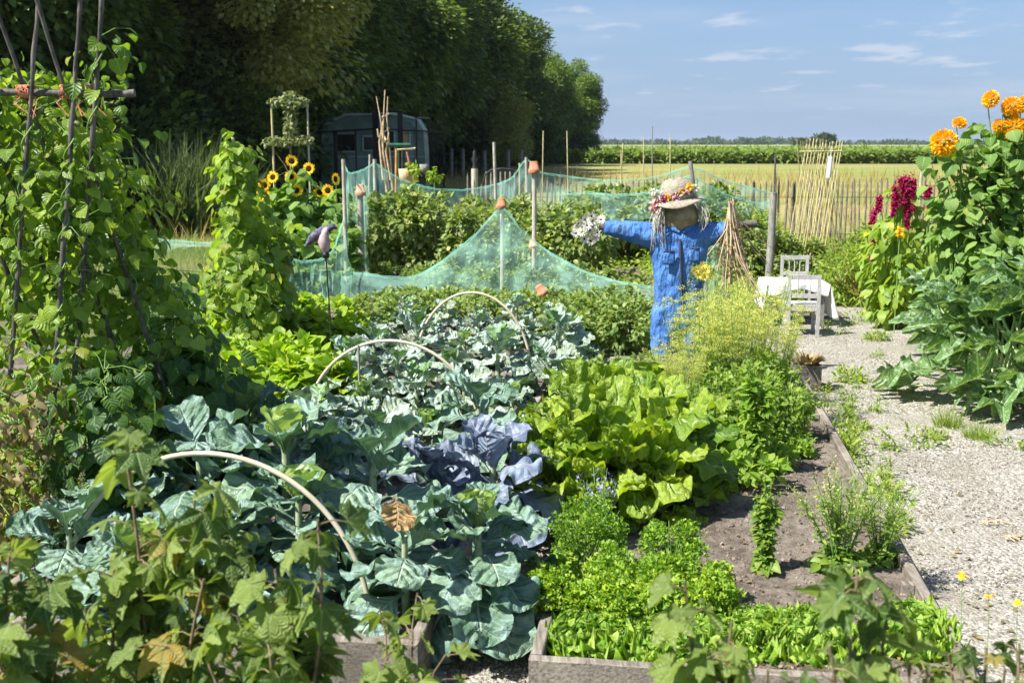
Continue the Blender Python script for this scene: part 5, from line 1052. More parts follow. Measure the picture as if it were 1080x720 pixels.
# ------------------------------------------------------------------ stakes, pots, nets
def stake(px, top, Y, r, label, mat='stake', lean=0.0, grp='net stakes', base=0.0, name='stake', dx=0):
    p = A(px, top, Y); b = Buf(); f = Vector((dx * Y / FPX, 0, 0)); b.tube([f + Vector((0, 0, 0)), f * .5 + Vector((.004, 0, p.z * .5)), Vector((0, 0, p.z))], [r, r * .96, r * .9], n=9); return tagp(link(name, b.mesh(name, M[mat]), None, (p.x, p.y, base)), label, 'stake', grp)
def pot(px, py, Y, s, label, mat='terracotta', tilt=(0, 0)):
    """upside-down flower pot, py its middle"""
    p = A(px, py, Y); b = Buf(); h = s
    b.lathe([(0, h * .5), (.30 * s, h * .5), (.33 * s, h * .47), (.42 * s, -h * .18), (.47 * s, -h * .18), (.48 * s, -h * .2), (.50 * s, -h * .48), (.48 * s, -h * .5), (.42 * s, -h * .5), (.38 * s, -h * .1), (.28 * s, h * .40), (0, h * .42)], n=24)
    o = tagp(link('flower_pot', b.mesh('flower_pot', M[mat]), None, p), label, 'flower pot', 'clay pots on the stakes'); o.rotation_euler = (tilt[0], tilt[1], 0)
stake(379.5, 196, 15.5, .045, 'thick pale stake under the leftmost clay pot'); pot(380, 200.5, 15.5, .155, 'weathered pale clay pot upside down on the thick left stake', 'terrapale')
stake(529.5, 209, 15.0, .03, 'stake holding the peak of the draped net under a clay pot'); pot(528.5, 214.5, 15.0, .135, 'orange clay pot upside down on the peak of the draped net', tilt=(0, .08))
stake(563.5, 174, 15.6, .034, 'tallest pale stake with a clay pot on top'); pot(563, 176.5, 15.6, .16, 'orange clay pot upside down on the tallest stake'); pot(562, 257, 15.4, .12, 'small pale clay pot halfway down the tallest stake', 'terrapale')
stake(570, 304, 13.2, .02, 'short stake ending in a tilted orange pot', dx=4); pot(570.5, 306, 13.2, .13, 'tilted orange clay pot low above the potato leaves', tilt=(.2, -.5))
stake(297, 262, 13.0, .028, 'short pale stake at the left end of the draped net', dx=-1); pot(296, 262, 13.0, .10, 'small pale pot on the short stake left of the bird decoy', 'terrapale', (.2, -.3))
stake(362, 168, 14.8, .028, 'tall white post at the left corner of the net'); stake(395, 168, 18.5, .035, 'second tall pale post at the left, behind the corner post')
stake(390, 163, 19.8, .02, 'thin pale stake behind the second net post', dx=-5); stake(521, 150, 19.0, .028, 'tall pale stake between the two middle clay pots', dx=3)
stake(555, 166, 20.3, .03, 'pale stake lifting the back net to its point', dx=2); stake(548, 172, 20.6, .018, 'thin pale cane just left of the stake under the back net point', 'bamboo')
for x, y0, Y, dx, l, m in [(573, 138, 20.0, -2, 'thin bamboo cane right of the tallest potted stake', 'bamboo'), (598, 138, 20.5, 3, 'thin bamboo cane above the white flower bunch', 'bamboo'), (657, 151, 20.5, -5, 'leaning bamboo cane left of the two behind the scarecrow', 'bamboo'), (679, 143, 20.4, 1, 'straight thin cane before the meadow above the scarecrow', 'bamboo'), (688, 133, 20.8, 2, 'tallest thin grey cane above the scarecrow', 'greywood'), (707, 142, 20.6, 2, 'thin pale cane right above the scarecrow hat', 'bamboo'), (655, 158, 20.2, 3, 'short cane leaning right above the berry bushes', 'bamboo')]: stake(x, y0, Y, .011, l, m, grp='bamboo canes in the berry plot', dx=dx, name='bamboo_cane')
stake(728, 170, 13.0, .027, 'grey leaning pole behind the scarecrow hat', 'greywood', dx=26, name='pole')
stake(818, 163, 15.9, .014, 'thin dark rod fixed behind the thick fence post', 'darkpole', name='rod', grp=None); stake(816, 203, 15.7, .056, 'thick round grey post left of the table', 'greywood', name='post', grp=None, dx=-2)
for x, l in [(330, 'dark'), (334.5, 'left')]: pass

def net(name, label, top, bot, nu=90, nv=26, rip=.03, mat=None, seed=0, bulge=0.0):
    """a sheet of netting hanging between a top line and a bottom line (world points)"""
    T = [Vector(p) for p in top]; Bt = [Vector(p) for p in bot]
    def ev(P, u):
        s = u * (len(P) - 1); i = min(int(s), len(P) - 2); f = s - i; p0 = P[max(i - 1, 0)]; p1 = P[i]; p2 = P[i + 1]; p3 = P[min(i + 2, len(P) - 1)]
        lin = p1.lerp(p2, f); cr = .5 * ((2 * p1) + (p2 - p0) * f + (2 * p0 - 5 * p1 + 4 * p2 - p3) * f * f + (3 * p1 - p0 - 3 * p2 + p3) * f ** 3); return lin.lerp(cr, .75)
    def fn(u, v):
        p = ev(T, u).lerp(ev(Bt, u), v); w = math.sin(math.pi * min(1, v * 1.0)); k = rip * (mnoise.noise(Vector((u * 26 + seed, v * 2.2, 1))) + .6 * mnoise.noise(Vector((u * 60, v * 4, seed)))) * min(1, v * 5 + .15)
        return (p.x + k * .5, p.y + k * 1.6 - bulge * w, p.z + k * .4)
    b = Buf(); b.sheet(fn, nu, nv); h = Buf(); 
    for off in (0, 1): h.tube([Vector(fn(i / nu, 0)) + Vector((rn.uniform(-.004, .004), rn.uniform(-.01, .01), -.02 * off + rn.uniform(-.006, .006))) for i in range(nu + 1)], .007, n=5)
    t = thing(name, label, 'net', Bt[0]); O = Vector(t.location)
    for nm, bb, m in (('netting', b, mat or M['net']), ('hem', h, M['net_thread'])):
        o = link(nm, bb.mesh(nm, m), t); o.location = -O
gz = .10
fl = [(362, 286, 14.8), (385, 288, 14.6), (412, 292, 14.6), (440, 290, 14.7), (470, 272, 14.8), (500, 248, 14.9), (529, 219, 14.95), (548, 240, 14.9), (566, 256, 14.9), (590, 272, 14.8), (620, 287, 14.6), (655, 297, 14.5), (692, 303, 14.4)]
net('garden_net', 'green net before the potatoes, pulled up to a peak at the middle clay pot', [A(*p) for p in fl], [Vector((A(*p).x * 1.0, A(*p).y - .55, gz)) for p in fl], seed=1, rip=.05)
net('garden_net', 'green net wall at the left corner post', [A(362, 170, 14.8), A(368, 182, 15.6), A(380, 180, 16.6), A(395, 172, 18.5)], [Vector((A(362, 170, 14.8).x, 14.8, gz)), Vector((A(368, 180, 15.6).x, 15.6, gz)), Vector((A(380, 180, 16.6).x, 16.6, gz)), Vector((A(395, 172, 18.5).x, 18.5, gz))], nu=40, seed=2, rip=.08)
l2 = [(362, 171, 14.8), (357, 205, 14.6), (348, 240, 14.1), (330, 268, 13.4), (312, 274, 13.2), (298, 266, 13.0)]
net('garden_net', 'green net hanging low between corner post and short stake, behind the bird decoy', [A(*p) for p in [(362, 232, 14.8), (352, 262, 14.3), (340, 272, 13.8), (325, 275, 13.4), (312, 274, 13.2), (298, 264, 13.0)]], [Vector((A(*p).x + .1, A(*p).y - .3, gz)) for p in [(366, 268, 14.8), (352, 262, 14.3), (340, 272, 13.8), (325, 275, 13.4), (312, 274, 13.2), (296, 264, 13.0)]], nu=50, seed=3, rip=.07)
bl = [(395, 171, 18.5), (412, 183, 18.9), (435, 193, 19.4), (460, 199, 20.0), (490, 200, 20.4), (520, 195, 20.5), (540, 187, 20.4), (555, 168, 20.3), (570, 181, 20.3), (600, 186, 20.4), (640, 190, 20.4), (690, 187, 20.3), (728, 176, 20.1), (760, 188, 20.2), (790, 197, 20.3), (816, 204, 20.4)]
net('garden_net', 'long green net hung along the far side of the berry plot before the fence', [A(*p) for p in bl], [Vector((A(*p).x, A(*p).y - .1, A(*p).z - .75)) for p in bl], nu=140, nv=12, seed=4, rip=.05)
ml = [(590, 205, 18.6), (620, 203, 18.5), (650, 205, 18.3), (690, 202, 18.2), (728, 186, 18.0), (765, 205, 18.2), (800, 214, 18.4), (816, 210, 18.4)]
net('garden_net', 'second green net band hanging behind the scarecrow head', [A(*p) for p in ml], [Vector((A(*p).x, A(*p).y - .05, A(*p).z - .42)) for p in ml], nu=90, nv=10, seed=5, rip=.05)
net('garden_net', 'green net lying on the grass of the clearing left of the bean column', [Vector((-8.2 + i * .75, 22.6 + .2 * math.sin(i), .10 + .1 * math.sin(i * 2) ** 2)) for i in range(7)], [Vector((-8.0 + i * .75, 20.6 + .2 * math.cos(i), .10 + .16 * math.sin(i * 1.5) ** 2)) for i in range(7)], nu=50, nv=20, seed=6, rip=.12)
net('garden_net', 'green net hanging at the left side of the dry stalk bundle', [A(745, 262, 10.6), A(755, 258, 10.7), A(768, 262, 10.8)], [Vector((A(738, 262, 10.4).x, 10.3, .25)), Vector((A(752, 262, 10.4).x, 10.3, .25)), Vector((A(768, 262, 10.4).x, 10.5, .25))], nu=20, nv=16, seed=7, rip=.05)

# ------------------------------------------------------------------ bird decoy on a rod
p = A(343.5, 266, 11.6); t = thing('bird_decoy', 'bird figure with pinkish breast and slate wings on a thin black rod', 'bird figure', (p.x, p.y, 0)); z0 = p.z
M['rod'] = plain('black_rod', (.012, .012, .012), (.03, .03, .03), .5, .3, 10, 0); M['birdpink'] = plain('bird_breast', (.42, .28, .27), (.56, .42, .42), .8, .1, 25, .2); M['birddark'] = plain('bird_wing', (.05, .05, .08), (.16, .15, .22), .7, .2, 30, .2)
b = Buf(); b.tube([(.04, 0, 0), (0, 0, z0 - .03)], .008, n=6); b.lathe([(0, .03), (.03, .02), (.042, -.005), (.035, -.035), (0, -.05)], (0, 0, z0 - .02), 12); b.tube([(.0, .02, 0), (.01, .02, z0 * .45)], .004); link('rod', b.mesh('rod', M['rod']), t)
b = Buf(); k = 11.6 / FPX
def bp(x, y, dy=0): return Vector(((x - 343.5) * k, dy, (266 - y) * k + z0))
b.tube([bp(343, 267), bp(343, 262), bp(342, 255), bp(342, 249), bp(345, 243), bp(348, 240)], [.018, .05, .064, .055, .038, .018], n=12); link('body', b.mesh('body', M['birdpink']), t)
b = Buf(); b.tube([bp(346, 243), bp(350, 239.5), bp(353, 239), bp(357, 241.5)], [.03, .04, .03, .003], n=10); b.tube([bp(350, 238), bp(349, 233.5)], [.012, .003], n=6); link('head', b.mesh('head', M['birddark']), t)
for pts, rad in [([(344, 246), (336, 246), (329, 252), (322, 260)], [.02, .05, .045, .01]), ([(344, 245, .1), (338, 243, .16), (331, 247, .2), (326, 252, .2)], [.02, .035, .03, .008])]:
    b = Buf(); b.tube([bp(*q) for q in pts], rad, n=8); link('wing', b.mesh('wing', M['birddark']), t)

# ------------------------------------------------------------------ the scarecrow
YS = 9.9; c = A(713, 152, YS); OS = Vector((c.x, c.y, 0))
sc_t = thing('scarecrow', 'scarecrow in a blue boiler suit with arms spread, burlap head and flowered straw hat', 'scarecrow', OS)
def S(px, py, dy=0.0): 
    q = A(px, py, YS) - OS; return Vector((q.x, q.y + dy, q.z))
pm = YS / FPX
def loft(b, rows, n=20):
    V = []
    for (px, py, hw, dp) in rows:
        c = S(px, py)
        for k in range(n):
            a = 6.2832 * k / n; ca, sa = math.cos(a), math.sin(a); V.append((c.x + hw * pm * math.copysign(abs(ca) ** .85, ca), c.y + dp * math.copysign(abs(sa) ** .85, sa), c.z))
    F = [(i * n + k, i * n + (k + 1) % n, (i + 1) * n + (k + 1) % n, (i + 1) * n + k) for i in range(len(rows) - 1) for k in range(n)]; b.raw(V, F)
    m = len(V); c0 = np.mean(V[:n], 0); c1 = np.mean(V[-n:], 0); b.raw(V[:n] + [tuple(c0)], [(k, n, (k + 1) % n) for k in range(n)]); b.raw(V[-n:] + [tuple(c1)], [(k, (k + 1) % n, n) for k in range(n)])
b = Buf()
loft(b, [(714, 233, 14, .07), (715, 237, 24, .10), (716, 247, 32, .125), (716, 262, 31, .135), (716, 280, 28, .14), (716, 300, 26.5, .13), (716, 320, 26.5, .135), (715, 336, 27, .14), (714, 346, 25, .13)])
loft(b, [(701, 325, 14, .13), (700, 350, 14.5, .12), (699, 375, 12.5, .105), (700, 398, 12.5, .10), (700, 404, 11, .09)]); loft(b, [(728, 325, 14.5, .13), (729, 350, 14, .12), (728, 378, 12.5, .105), (727, 400, 12.5, .10), (727, 404, 11, .09)])
def arm(pts): b.tube([S(x, y) for x, y, r in pts], [r * pm for x, y, r in pts], n=14)
arm([(712, 252, 15), (695, 249, 15.5), (678, 246, 13), (660, 243, 10.5), (645, 241, 8.5), (637, 240, 7.5)]); arm([(718, 252, 15), (735, 249, 15.5), (750, 246, 13), (763, 244, 10.5), (772, 243, 8.5)])
def denim():
    t = NT('blue_boiler_suit'); co = t.coord('Object'); n = t.noise(co, 5, 4); n2 = t.noise(co, 160, 3); n3 = t.noise(t.coord('Object', (1, 1, .4)), 11, 3)
    col = t.mix(t.rng(n, .35, .68), (0.04, 0.14, 0.43), (0.10, 0.25, 0.60)); col = t.mix(t.rng(n2, .4, .7, 0, .3), col, (.17, .32, .62)); col = t.mix(t.rng(n3, .55, .75, 0, .35), col, (.16, .30, .60))
    h = t.math('ADD', t.math('MULTIPLY', n3, 2.0), t.math('MULTIPLY', n2, .15)); d_ = t.noise(co, 3.1, 6, .7); col = t.mix(t.rng(d_, .54, .72, 0, .45), col, (.16, .17, .20)); return t.done(t.bsdf(col, .85, .15, t.bump(h, .9, .06)))
M['denim'] = denim()
sme = b.mesh('boiler_suit', M['denim']); so = link('boiler_suit', sme, sc_t)
md = so.modifiers.new('remesh', 'REMESH'); md.mode = 'VOXEL'; md.voxel_size = .014; md.use_smooth_shade = True
md = so.modifiers.new('smooth', 'SMOOTH'); md.factor = .6; md.iterations = 7
tx = bpy.data.textures.new('folds', 'CLOUDS'); tx.noise_scale = .07; tx.noise_depth = 2
md = so.modifiers.new('folds', 'DISPLACE'); md.texture = tx; md.strength = .022; md.mid_level = .5; md.texture_coords = 'LOCAL'
M['zip'] = plain('dark_zip', (.02, .025, .04), (.06, .06, .08), .5, .4, 60, 0); M['burlap'] = plain('burlap', (.22, .18, .10), (.36, .30, .18), .95, .05, 14, .9, dist=.02, lo=.35, hi=.65, det=8)
zr = [(714, 243, .115), (715, 255, .145), (715.5, 270, .155), (716, 285, .160), (716, 300, .155), (716.5, 312, .150), (717, 325, .15)]
b = Buf(); V = []
for x, y, d in zr: 
    for s in (-1, 1): V.append(tuple(S(x + s * 1.15, y, -d + .004)))
    for s in (1, -1): V.append(tuple(S(x + s * 1.15, y, -d + .025)))
F = []
for i in range(len(zr) - 1):
    for k in range(4): F.append((i * 4 + k, i * 4 + (k + 1) % 4, (i + 1) * 4 + (k + 1) % 4, (i + 1) * 4 + k))
b.raw(V, F); link('zip', b.mesh('zip', M['zip']), sc_t)
def flap(x0, x1, y, d, h=13, dark=True, lab='pocket'):
    b = Buf(); p = S(x0, y, -d); b.sheet(lambda u, v: (lambda q: (q.x, q.y, q.z))(S(x0 + (x1 - x0) * u, y + h * v, -d - .012 * math.sin(math.pi * u) - .004 * math.sin(math.pi * v))), 6, 6)
    o = link(lab, b.mesh(lab, M['denim']), sc_t); mm = o.modifiers.new('thickness', 'SOLIDIFY'); mm.thickness = .006; 
    b = Buf(); b.tube([S(x0, y - .2, -d - .006), S((x0 + x1) / 2, y - 1.2, -d - .022), S(x1, y - .4, -d - .006)], .0065, n=6); link('pocket_edge', b.mesh('pocket_edge', M['zip']), o)
flap(697, 709, 264, .150); flap(724, 735, 261, .146)
for s in (-1, 1):
    b = Buf(); b.tube([S(716 + s * 2, 244, -.125), S(716 + s * 8, 240, -.115), S(716 + s * 14, 236, -.06)], [.012, .022, .016], n=8); link('collar', b.mesh('collar', M['denim']), sc_t)
b = Buf(); V = []; n = 28; m_ = 18
for j in range(m_ + 1):
    ph = math.pi * j / m_
    for k in range(n):
        a = 6.2832 * k / n; r_ = .164 * (1 + .05 * mnoise.noise(Vector((math.cos(a) * 1.5, math.sin(a) * 1.5, ph)))); q = Vector((math.sin(ph) * math.cos(a) * 1.06, math.sin(ph) * math.sin(a) * .95, math.cos(ph) * .98)) * r_; V.append(tuple(S(716, 228) + q))
F = [(j * n + k, j * n + (k + 1) % n, (j + 1) * n + (k + 1) % n, (j + 1) * n + k) for j in range(m_) for k in range(n)]; b.raw(V, F); link('head', b.mesh('head', M['burlap']), sc_t)
# hat
hat_c = S(714, 208.5); Mh = Matrix.Rotation(math.radians(-5), 3, 'Y') @ Matrix.Rotation(math.radians(7), 3, 'X')
M['hatstraw'] = plain('faded_straw', (.22, .19, .14), (.38, .34, .27), .9, .1, 40, .5, (1, 1, 3))
prof = [(0, .155), (.05, .152), (.10, .135), (.128, .10), (.138, .05), (.142, .01), (.150, -.004)]; V = []; n = 44
for (r_, z) in prof:
    for k in range(n): a = 6.2832 * k / n; q = Mh @ Vector((r_ * math.cos(a), r_ * math.sin(a) * .95, z + .008 * math.sin(a * 3) * (z / .18))); V.append(tuple(hat_c + q))
for f in (.25, .5, .75, 1.0):
    for k in range(n):
        a = 6.2832 * k / n; r_ = .15 + .095 * f * (1 + .12 * math.sin(a * 2 + 1)); z = -.004 - .034 * f ** 1.4 * (1 + .5 * math.sin(a * 3 + .6)) ; q = Mh @ Vector((r_ * math.cos(a), r_ * math.sin(a) * .97, z)); V.append(tuple(hat_c + q))
NR = len(prof) + 4; F = [(j * n + k, j * n + (k + 1) % n, (j + 1) * n + (k + 1) % n, (j + 1) * n + k) for j in range(NR - 1) for k in range(n)]
b = Buf(); b.raw(V, F); ht = link('hat', b.mesh('hat', M['hatstraw']), sc_t); mm = ht.modifiers.new('thickness', 'SOLIDIFY'); mm.thickness = .008
b = Buf(); b.tube([hat_c + Mh @ Vector((.148 * math.cos(a), .142 * math.sin(a), .03)) for a in [x * .3 for x in range(22)]], .014, n=7); link('hat_band', b.mesh('hat_band', M['hatstraw']), ht)
M['mauve'] = petal_mat('magenta_petal', (.5, .08, .25), (.7, .2, .4), .15)
for mt, spots in (('pinkpet', [(689, 209), (692, 214), (708, 206), (712, 209), (690, 221), (722, 200), (686, 218)]), ('yel', [(701, 207), (725, 196)]), ('whitepet', [(711, 203), (730, 198), (717, 205), (687, 202), (694, 205)]), ('mauve', [(711, 205.5), (698, 208)]), ('orange', [(716, 201)])):
    for x, y in spots:
        fb = Buf(); cc = np.array(S(x, y, -.13)); m2 = 40; e = unit(rg, m2); foliage(fb, cc + e * .012, e, T_ovate, .028, rg, droop=0, out=1); link('hat_flower', fb.mesh('hat_flower', M[mt]), ht)
hair_b = {-1: Buf(), 1: Buf()}
for i in range(80):
    s = -1 if i < 52 else 1; b = hair_b[s]; x0 = 716 + s * rn.uniform(17, 24); y0 = rn.uniform(214, 221); dy = -rn.uniform(.02, .15); ln = rn.uniform(16, 44) if s < 0 else rn.uniform(10, 30); p0 = S(x0, y0, dy); p1 = S(x0 + s * rn.uniform(-2, 9), y0 + ln, dy - rn.uniform(.0, .06)); b.tube(curve(p0, p1, (s * rn.uniform(0, .04), -.02, 0), 5, .006, rn), [.0035, .003, .003, .003, .002, .0015], n=4)
M['strawhair'] = plain('bleached_raffia', (.42, .39, .31), (.62, .59, .50), .8, .15, 40, 0); [link('hair', hb.mesh('hair', M['strawhair']), sc_t) for hb in hair_b.values()]
b = Buf(); b.tube([S(630, 240, .0), S(716, 243, .03), S(798, 235.5, 0)], [.026, .03, .03], n=9); link('crossbar', b.mesh('crossbar', M['darkpole']), sc_t)
b = Buf(); b.tube([S(715, 230, .06), Vector((S(715, 300).x, .06, 0))], .03, n=9); link('upright', b.mesh('upright', M['greywood']), sc_t)
# flower bunches
def bunch(name, label, spots, Y, pet, R, n, leafm=None, O=None, disc='disc'):
    O = A(spots[0][0], spots[0][1], Y); t = thing(name, label, 'flowers', O); 
    for x, y, dy in spots:
        fb = Buf(); cc = A(x, y, Y + dy) - O; nn = Vector((rn.uniform(-.6, .6), -1, rn.uniform(-.3, .6))).normalized(); Mx = nn.to_track_quat('Z', 'Y').to_matrix(); P = []; D = []; N = []
        for k in range(n): a = 6.283 * k / n; e = Mx @ Vector((math.cos(a), math.sin(a), .25 if k % 2 else .5)); P.append(cc + e * R * .2); D.append(e); N.append(nn)
        fb.leaves(T_pet, P, D, N, R * .8, rg); f = link('flower', fb.mesh('flower', M[pet]), t)
        db = Buf(); db.lathe([(0, .12 * R), (.2 * R, .08 * R), (.26 * R, 0), (0, -.1 * R)], cc, 10, 0, Mx); link('centre', db.mesh('centre', M[disc]), f)
    if leafm:
        lb = Buf(); m2 = 120; cx = np.mean([[*(A(x, y, Y + dy) - O)] for x, y, dy in spots], 0); foliage(lb, cx + unit(rg, m2) * [.11, .08, .08], unit(rg, m2), T_lance, .035, rg); link('leaves', lb.mesh('leaves', M[leafm]), t)
bunch('white_flower_bunch', 'bunch of dried white flowers at the left hand of the scarecrow', [(617, 232, 0), (609, 241, .05), (625, 233, 0), (632, 238, .05), (614, 245, -.05), (622, 243, -.05), (628, 250, 0), (610, 236, 0), (619, 238, -.1), (630, 245, -.05), (616, 252, 0), (607, 246, .05), (624, 228, .05), (634, 232, .05), (623, 254, .05)], YS, 'whitepet', .05, 14, 'grey_herb')
bunch('yellow_flower_bunch', 'bunch of pale yellow flowers at the hip of the scarecrow', [(741, 286, 0), (736, 283, 0), (746, 284, .02), (749, 289, .03), (743, 292, 0), (737, 290, 0), (732, 285, .03), (741, 280, .02)], YS - .22, 'lemon', .042, 16, 'herb', disc='strawhair')
M['violet'] = petal_mat('violet_petal', (.28, .12, .45), (.45, .25, .62), .15)
# bundle of dry stalks
ap = A(771, 212, YS - .12); t = thing('dry_stalk_bundle', 'bundle of long dry tan stalks hung over the right end of the scarecrow crossbar', 'stalks', (ap.x, ap.y, 0)); zb = ap.z
for nm, cnt, mt in (('stalks', 40, 'straw'), ('husk', 0, 'deadleaf')):
    b = Buf()
    if nm == 'stalks':
        for i in range(cnt):
            ex = rn.uniform(-27, 46); px_ = 771 + ex; py_ = rn.uniform(318, 352) if rn.random() < .55 else rn.uniform(262, 320); q = A(px_, py_, YS + rn.uniform(-.25, .2)) - Vector((ap.x, ap.y, 0)); b.tube(curve(Vector((rn.gauss(0, .012), rn.uniform(-.02, .02), zb + .03 - abs(rn.gauss(0, .12)))), q, (-(q.x) * .16 + rn.uniform(-.03, .03), -.02, 0), 5, .012, rn), [.0062, .006, .0055, .005, .004, .003], n=5)
        b.tube([(0, .0, zb + .0), (.07, -.03, zb - .35), (.16, -.02, zb - .8)], .008, n=6); b.tube([(-.02, -.02, zb), (0, -.06, zb - .3), (.0, -.05, zb - .7)], .009, n=6)
    else:
        P = np.array([.03, 0, zb - .42]) + unit(rg, 200) * [.12, .08, .26]; foliage(b, P, unit(rg, 200), T_ovate, .035, rg, droop=.5)
    q_ = link(nm, b.mesh(nm, M[mt]), t); q_['kind'] = 'stuff'

# ------------------------------------------------------------------ table and the two small chairs
def chair(label, O, rz):
    t = thing('small_chair', label, 'chair', O, rz, 'small grey chairs at the table'); w, d, h, sh = .35, .34, .66, .33; mt = M['chairwood']
    for s in (-1, 1):
        b = Buf(); b.cbox((s * (w / 2 - .02), -d / 2 + .02, h / 2), .036, .030, h); link('back_leg', b.mesh('back_leg', mt, False), t)
        b = Buf(); b.cbox((s * (w / 2 - .02), d / 2 - .02, sh / 2 - .008), .036, .034, sh - .018); link('front_leg', b.mesh('front_leg', mt, False), t)
    b = Buf(); b.cbox((0, .012, sh), w + .0, d - .02, .022); link('seat', b.mesh('seat', mt, False), t)
    for z, hh, nm in ((h - .028, .05, 'top_rail'), (sh + .105, .045, 'middle_rail'), (sh - .035, .04, 'seat_rail')):
        b = Buf(); b.cbox((0, -d / 2 + .022, z), w - .078, .022, hh); link(nm, b.mesh(nm, mt, False), t)
    for x in (-.065, 0, .065): b = Buf(); b.tube([(x, -d / 2 + .02, sh + .128), (x, -d / 2 + .02, h - .054)], .007, n=6); link('spindle', b.mesh('spindle', mt), t)
    for s in (-1, 1): b = Buf(); b.cbox((s * (w / 2 - .02), 0, .13), .02, d - .07, .028); link('stretcher', b.mesh('stretcher', mt, False), t)
    return t
chair('small grey painted wooden chair standing in front of the white table, its back to us', G(844, 352, .02), -.10)
q = G(838, 326, .02); chair('small grey painted wooden chair behind the white table, facing us', (q.x, q.y + .0, .02), math.pi - .1)
tc = A(843, 152, 12.95); tz = .50; t = thing('garden_table', 'small low wooden table under the white cloth', 'table', (tc.x, tc.y, .02), -.06)
b = Buf(); b.cbox((0, 0, tz - .03), .66, .62, .03); link('table_top', b.mesh('table_top', M['chairwood'], False), t)
for sx in (-1, 1):
    for sy in (-1, 1): b = Buf(); b.cbox((sx * .28, sy * .26, (tz - .045) / 2), .045, .045, tz - .045); link('leg', b.mesh('leg', M['greywood'], False), t)
def cloth(u, v):
    x = (u - .5) * 2 * .46; y = (v - .5) * 2 * .40; hx, hy = .335, .315; z = tz - .008; ox = max(0, abs(x) - hx); oy = max(0, abs(y) - hy)
    fx = max(-hx, min(hx, x)); fy = max(-hy, min(hy, y)); dxr = ox / .125; dyr = oy / .085
    z -= dxr * (.40 if x > 0 else .30) + dyr * (.10 if dxr == 0 else 0) * (1 + .4 * math.sin(u * 9)); 
    fx += math.copysign(.012 + .07 * dxr * (.5 + .5 * math.sin(v * 34)) * (1 if x > 0 else .4) + (.05 * dxr if x > 0 else .02 * dxr), x) if ox > 0 else 0
    fy += math.copysign(.010 + .012 * math.sin(u * 30) * dyr, y) if oy > 0 else 0
    return (fx, fy, z + .004 * mnoise.noise(Vector((x * 9, y * 9, 2))))
b = Buf(); b.sheet(cloth, 90, 60); o = tagp(link('tablecloth', b.mesh('tablecloth', M['cloth']), None, (tc.x, tc.y, .02)), 'white cloth over the small table, hanging in long folds at its right side', 'tablecloth'); o.rotation_euler = (0, 0, -.06); mm = o.modifiers.new('thickness', 'SOLIDIFY'); mm.thickness = .003; mm.offset = 1

# planter box at the bed end
p = G(846, 388, .22); t = thing('planter_box', 'small wooden planter box with a reddish houseleek at the far end of the bed board', 'planter', (p.x + .06, p.y + .1, .02)); b = Buf(); w = .20
for (cx, cy, sx, sy) in ((0, -w / 2, w, .015), (0, w / 2, w, .015), (-w / 2, 0, .015, w - .018), (w / 2, 0, .015, w - .018)): b.cbox((cx, cy, .11), sx, sy, .22)
b.cbox((0, 0, .10), w - .02, w - .02, .18); link('box', b.mesh('box', M['board'], False), t); b = Buf()
M['redleaf'] = leaf_mat('houseleek', (.20, .09, .06), (.30, .26, .12), trans=.15, rough=.5)
b.leaves(T_lance, *(lambda P: (P * [.08, .08, 0] + [0, 0, .20], P * [.5, .5, .3] + [0, 0, .9], -P + [0, 0, .3]))(unit(rg, 60)), .13, rg); link('plant', b.mesh('plant', M['redleaf']), t)

# ------------------------------------------------------------------ bamboo trellis with a white tag
YT = 17.0; c = A(865, 152, YT); O = Vector((c.x, c.y, 0)); t = thing('bamboo_trellis', 'airy trellis of many crossed yellow bamboo canes before the fence', 'trellis', O); kk = YT / FPX; zt = A(865, 160, YT).z
for i in range(12):
    xt = 0 
    for s in (-1, 1):
        xf = 824 + i * 3.4 if s < 0 else 868 + i * 3.6; xt = 850 + i * 3.4 if s < 0 else 842 + i * 3.4; f = Vector(((xf - 865) * kk, s * .45, 0)); r_ = Vector(((xt - 865) * kk + rn.uniform(-.01, .01), 0, zt)); tp = r_ + (r_ - f) * rn.uniform(.06, .10); b = Buf(); b.tube([f, f.lerp(r_, .5) + Vector((rn.uniform(-.015, .015), 0, 0)), r_, tp], .0068, n=5); link('cane', b.mesh('cane', M['bamboo']), t)
b = Buf(); b.tube([(-.30, 0, zt), (.33, 0, zt + .01)], .012, n=6); link('crossbar', b.mesh('crossbar', M['bamboo']), t)
p = A(875, 176, YT - .25); b = Buf(); b.tube([(0.012, 0, .15), (0, 0, 0), (-.012, 0, -.155)], [.036, .036, .036], n=14); b.tube([(.012, 0, .15), (.02, .05, .30)], .003, n=4); tagp(link('white_tube', b.mesh('white_tube', M['white']), None, p), 'white tube hanging on the bamboo trellis', 'tube')

# ------------------------------------------------------------------ chestnut paling fence
YF = 21.9; x0 = A(494, 152, YF).x; x1 = A(1010, 152, YF).x; t = thing('picket_fence', 'long fence of thin split chestnut pales across the garden before the meadow', 'fence', (x0, YF, 0)); n = 96
protos = []
for i in range(8):
    b = Buf(); h = 1.38 + rn.uniform(-.07, .10); w = rn.uniform(.032, .055); l = rn.uniform(-.04, .04); b.tube([(0, 0, 0), (l * .5, 0, h * .5), (l, 0, h - .09), (l + rn.uniform(-.01, .01), 0, h)], [w * .55, w * .55, w * .5, .005], n=5); protos.append(b.mesh('picket', M['fencewood']))
for i in range(n):
    o = link('picket', protos[rn.randrange(8)], t, ((x1 - x0) * i / (n - 1) + rn.uniform(-.015, .015), rn.uniform(-.01, .01), rn.uniform(-.06, .04))); o.rotation_euler = (0, rn.uniform(-.03, .03), rn.uniform(0, 3))
for z in (.35, 1.05): b = Buf(); b.tube([(0, -.03, z), ((x1 - x0), -.03, z)], .005, n=4); link('wire', b.mesh('wire', M['darkpost']), t)
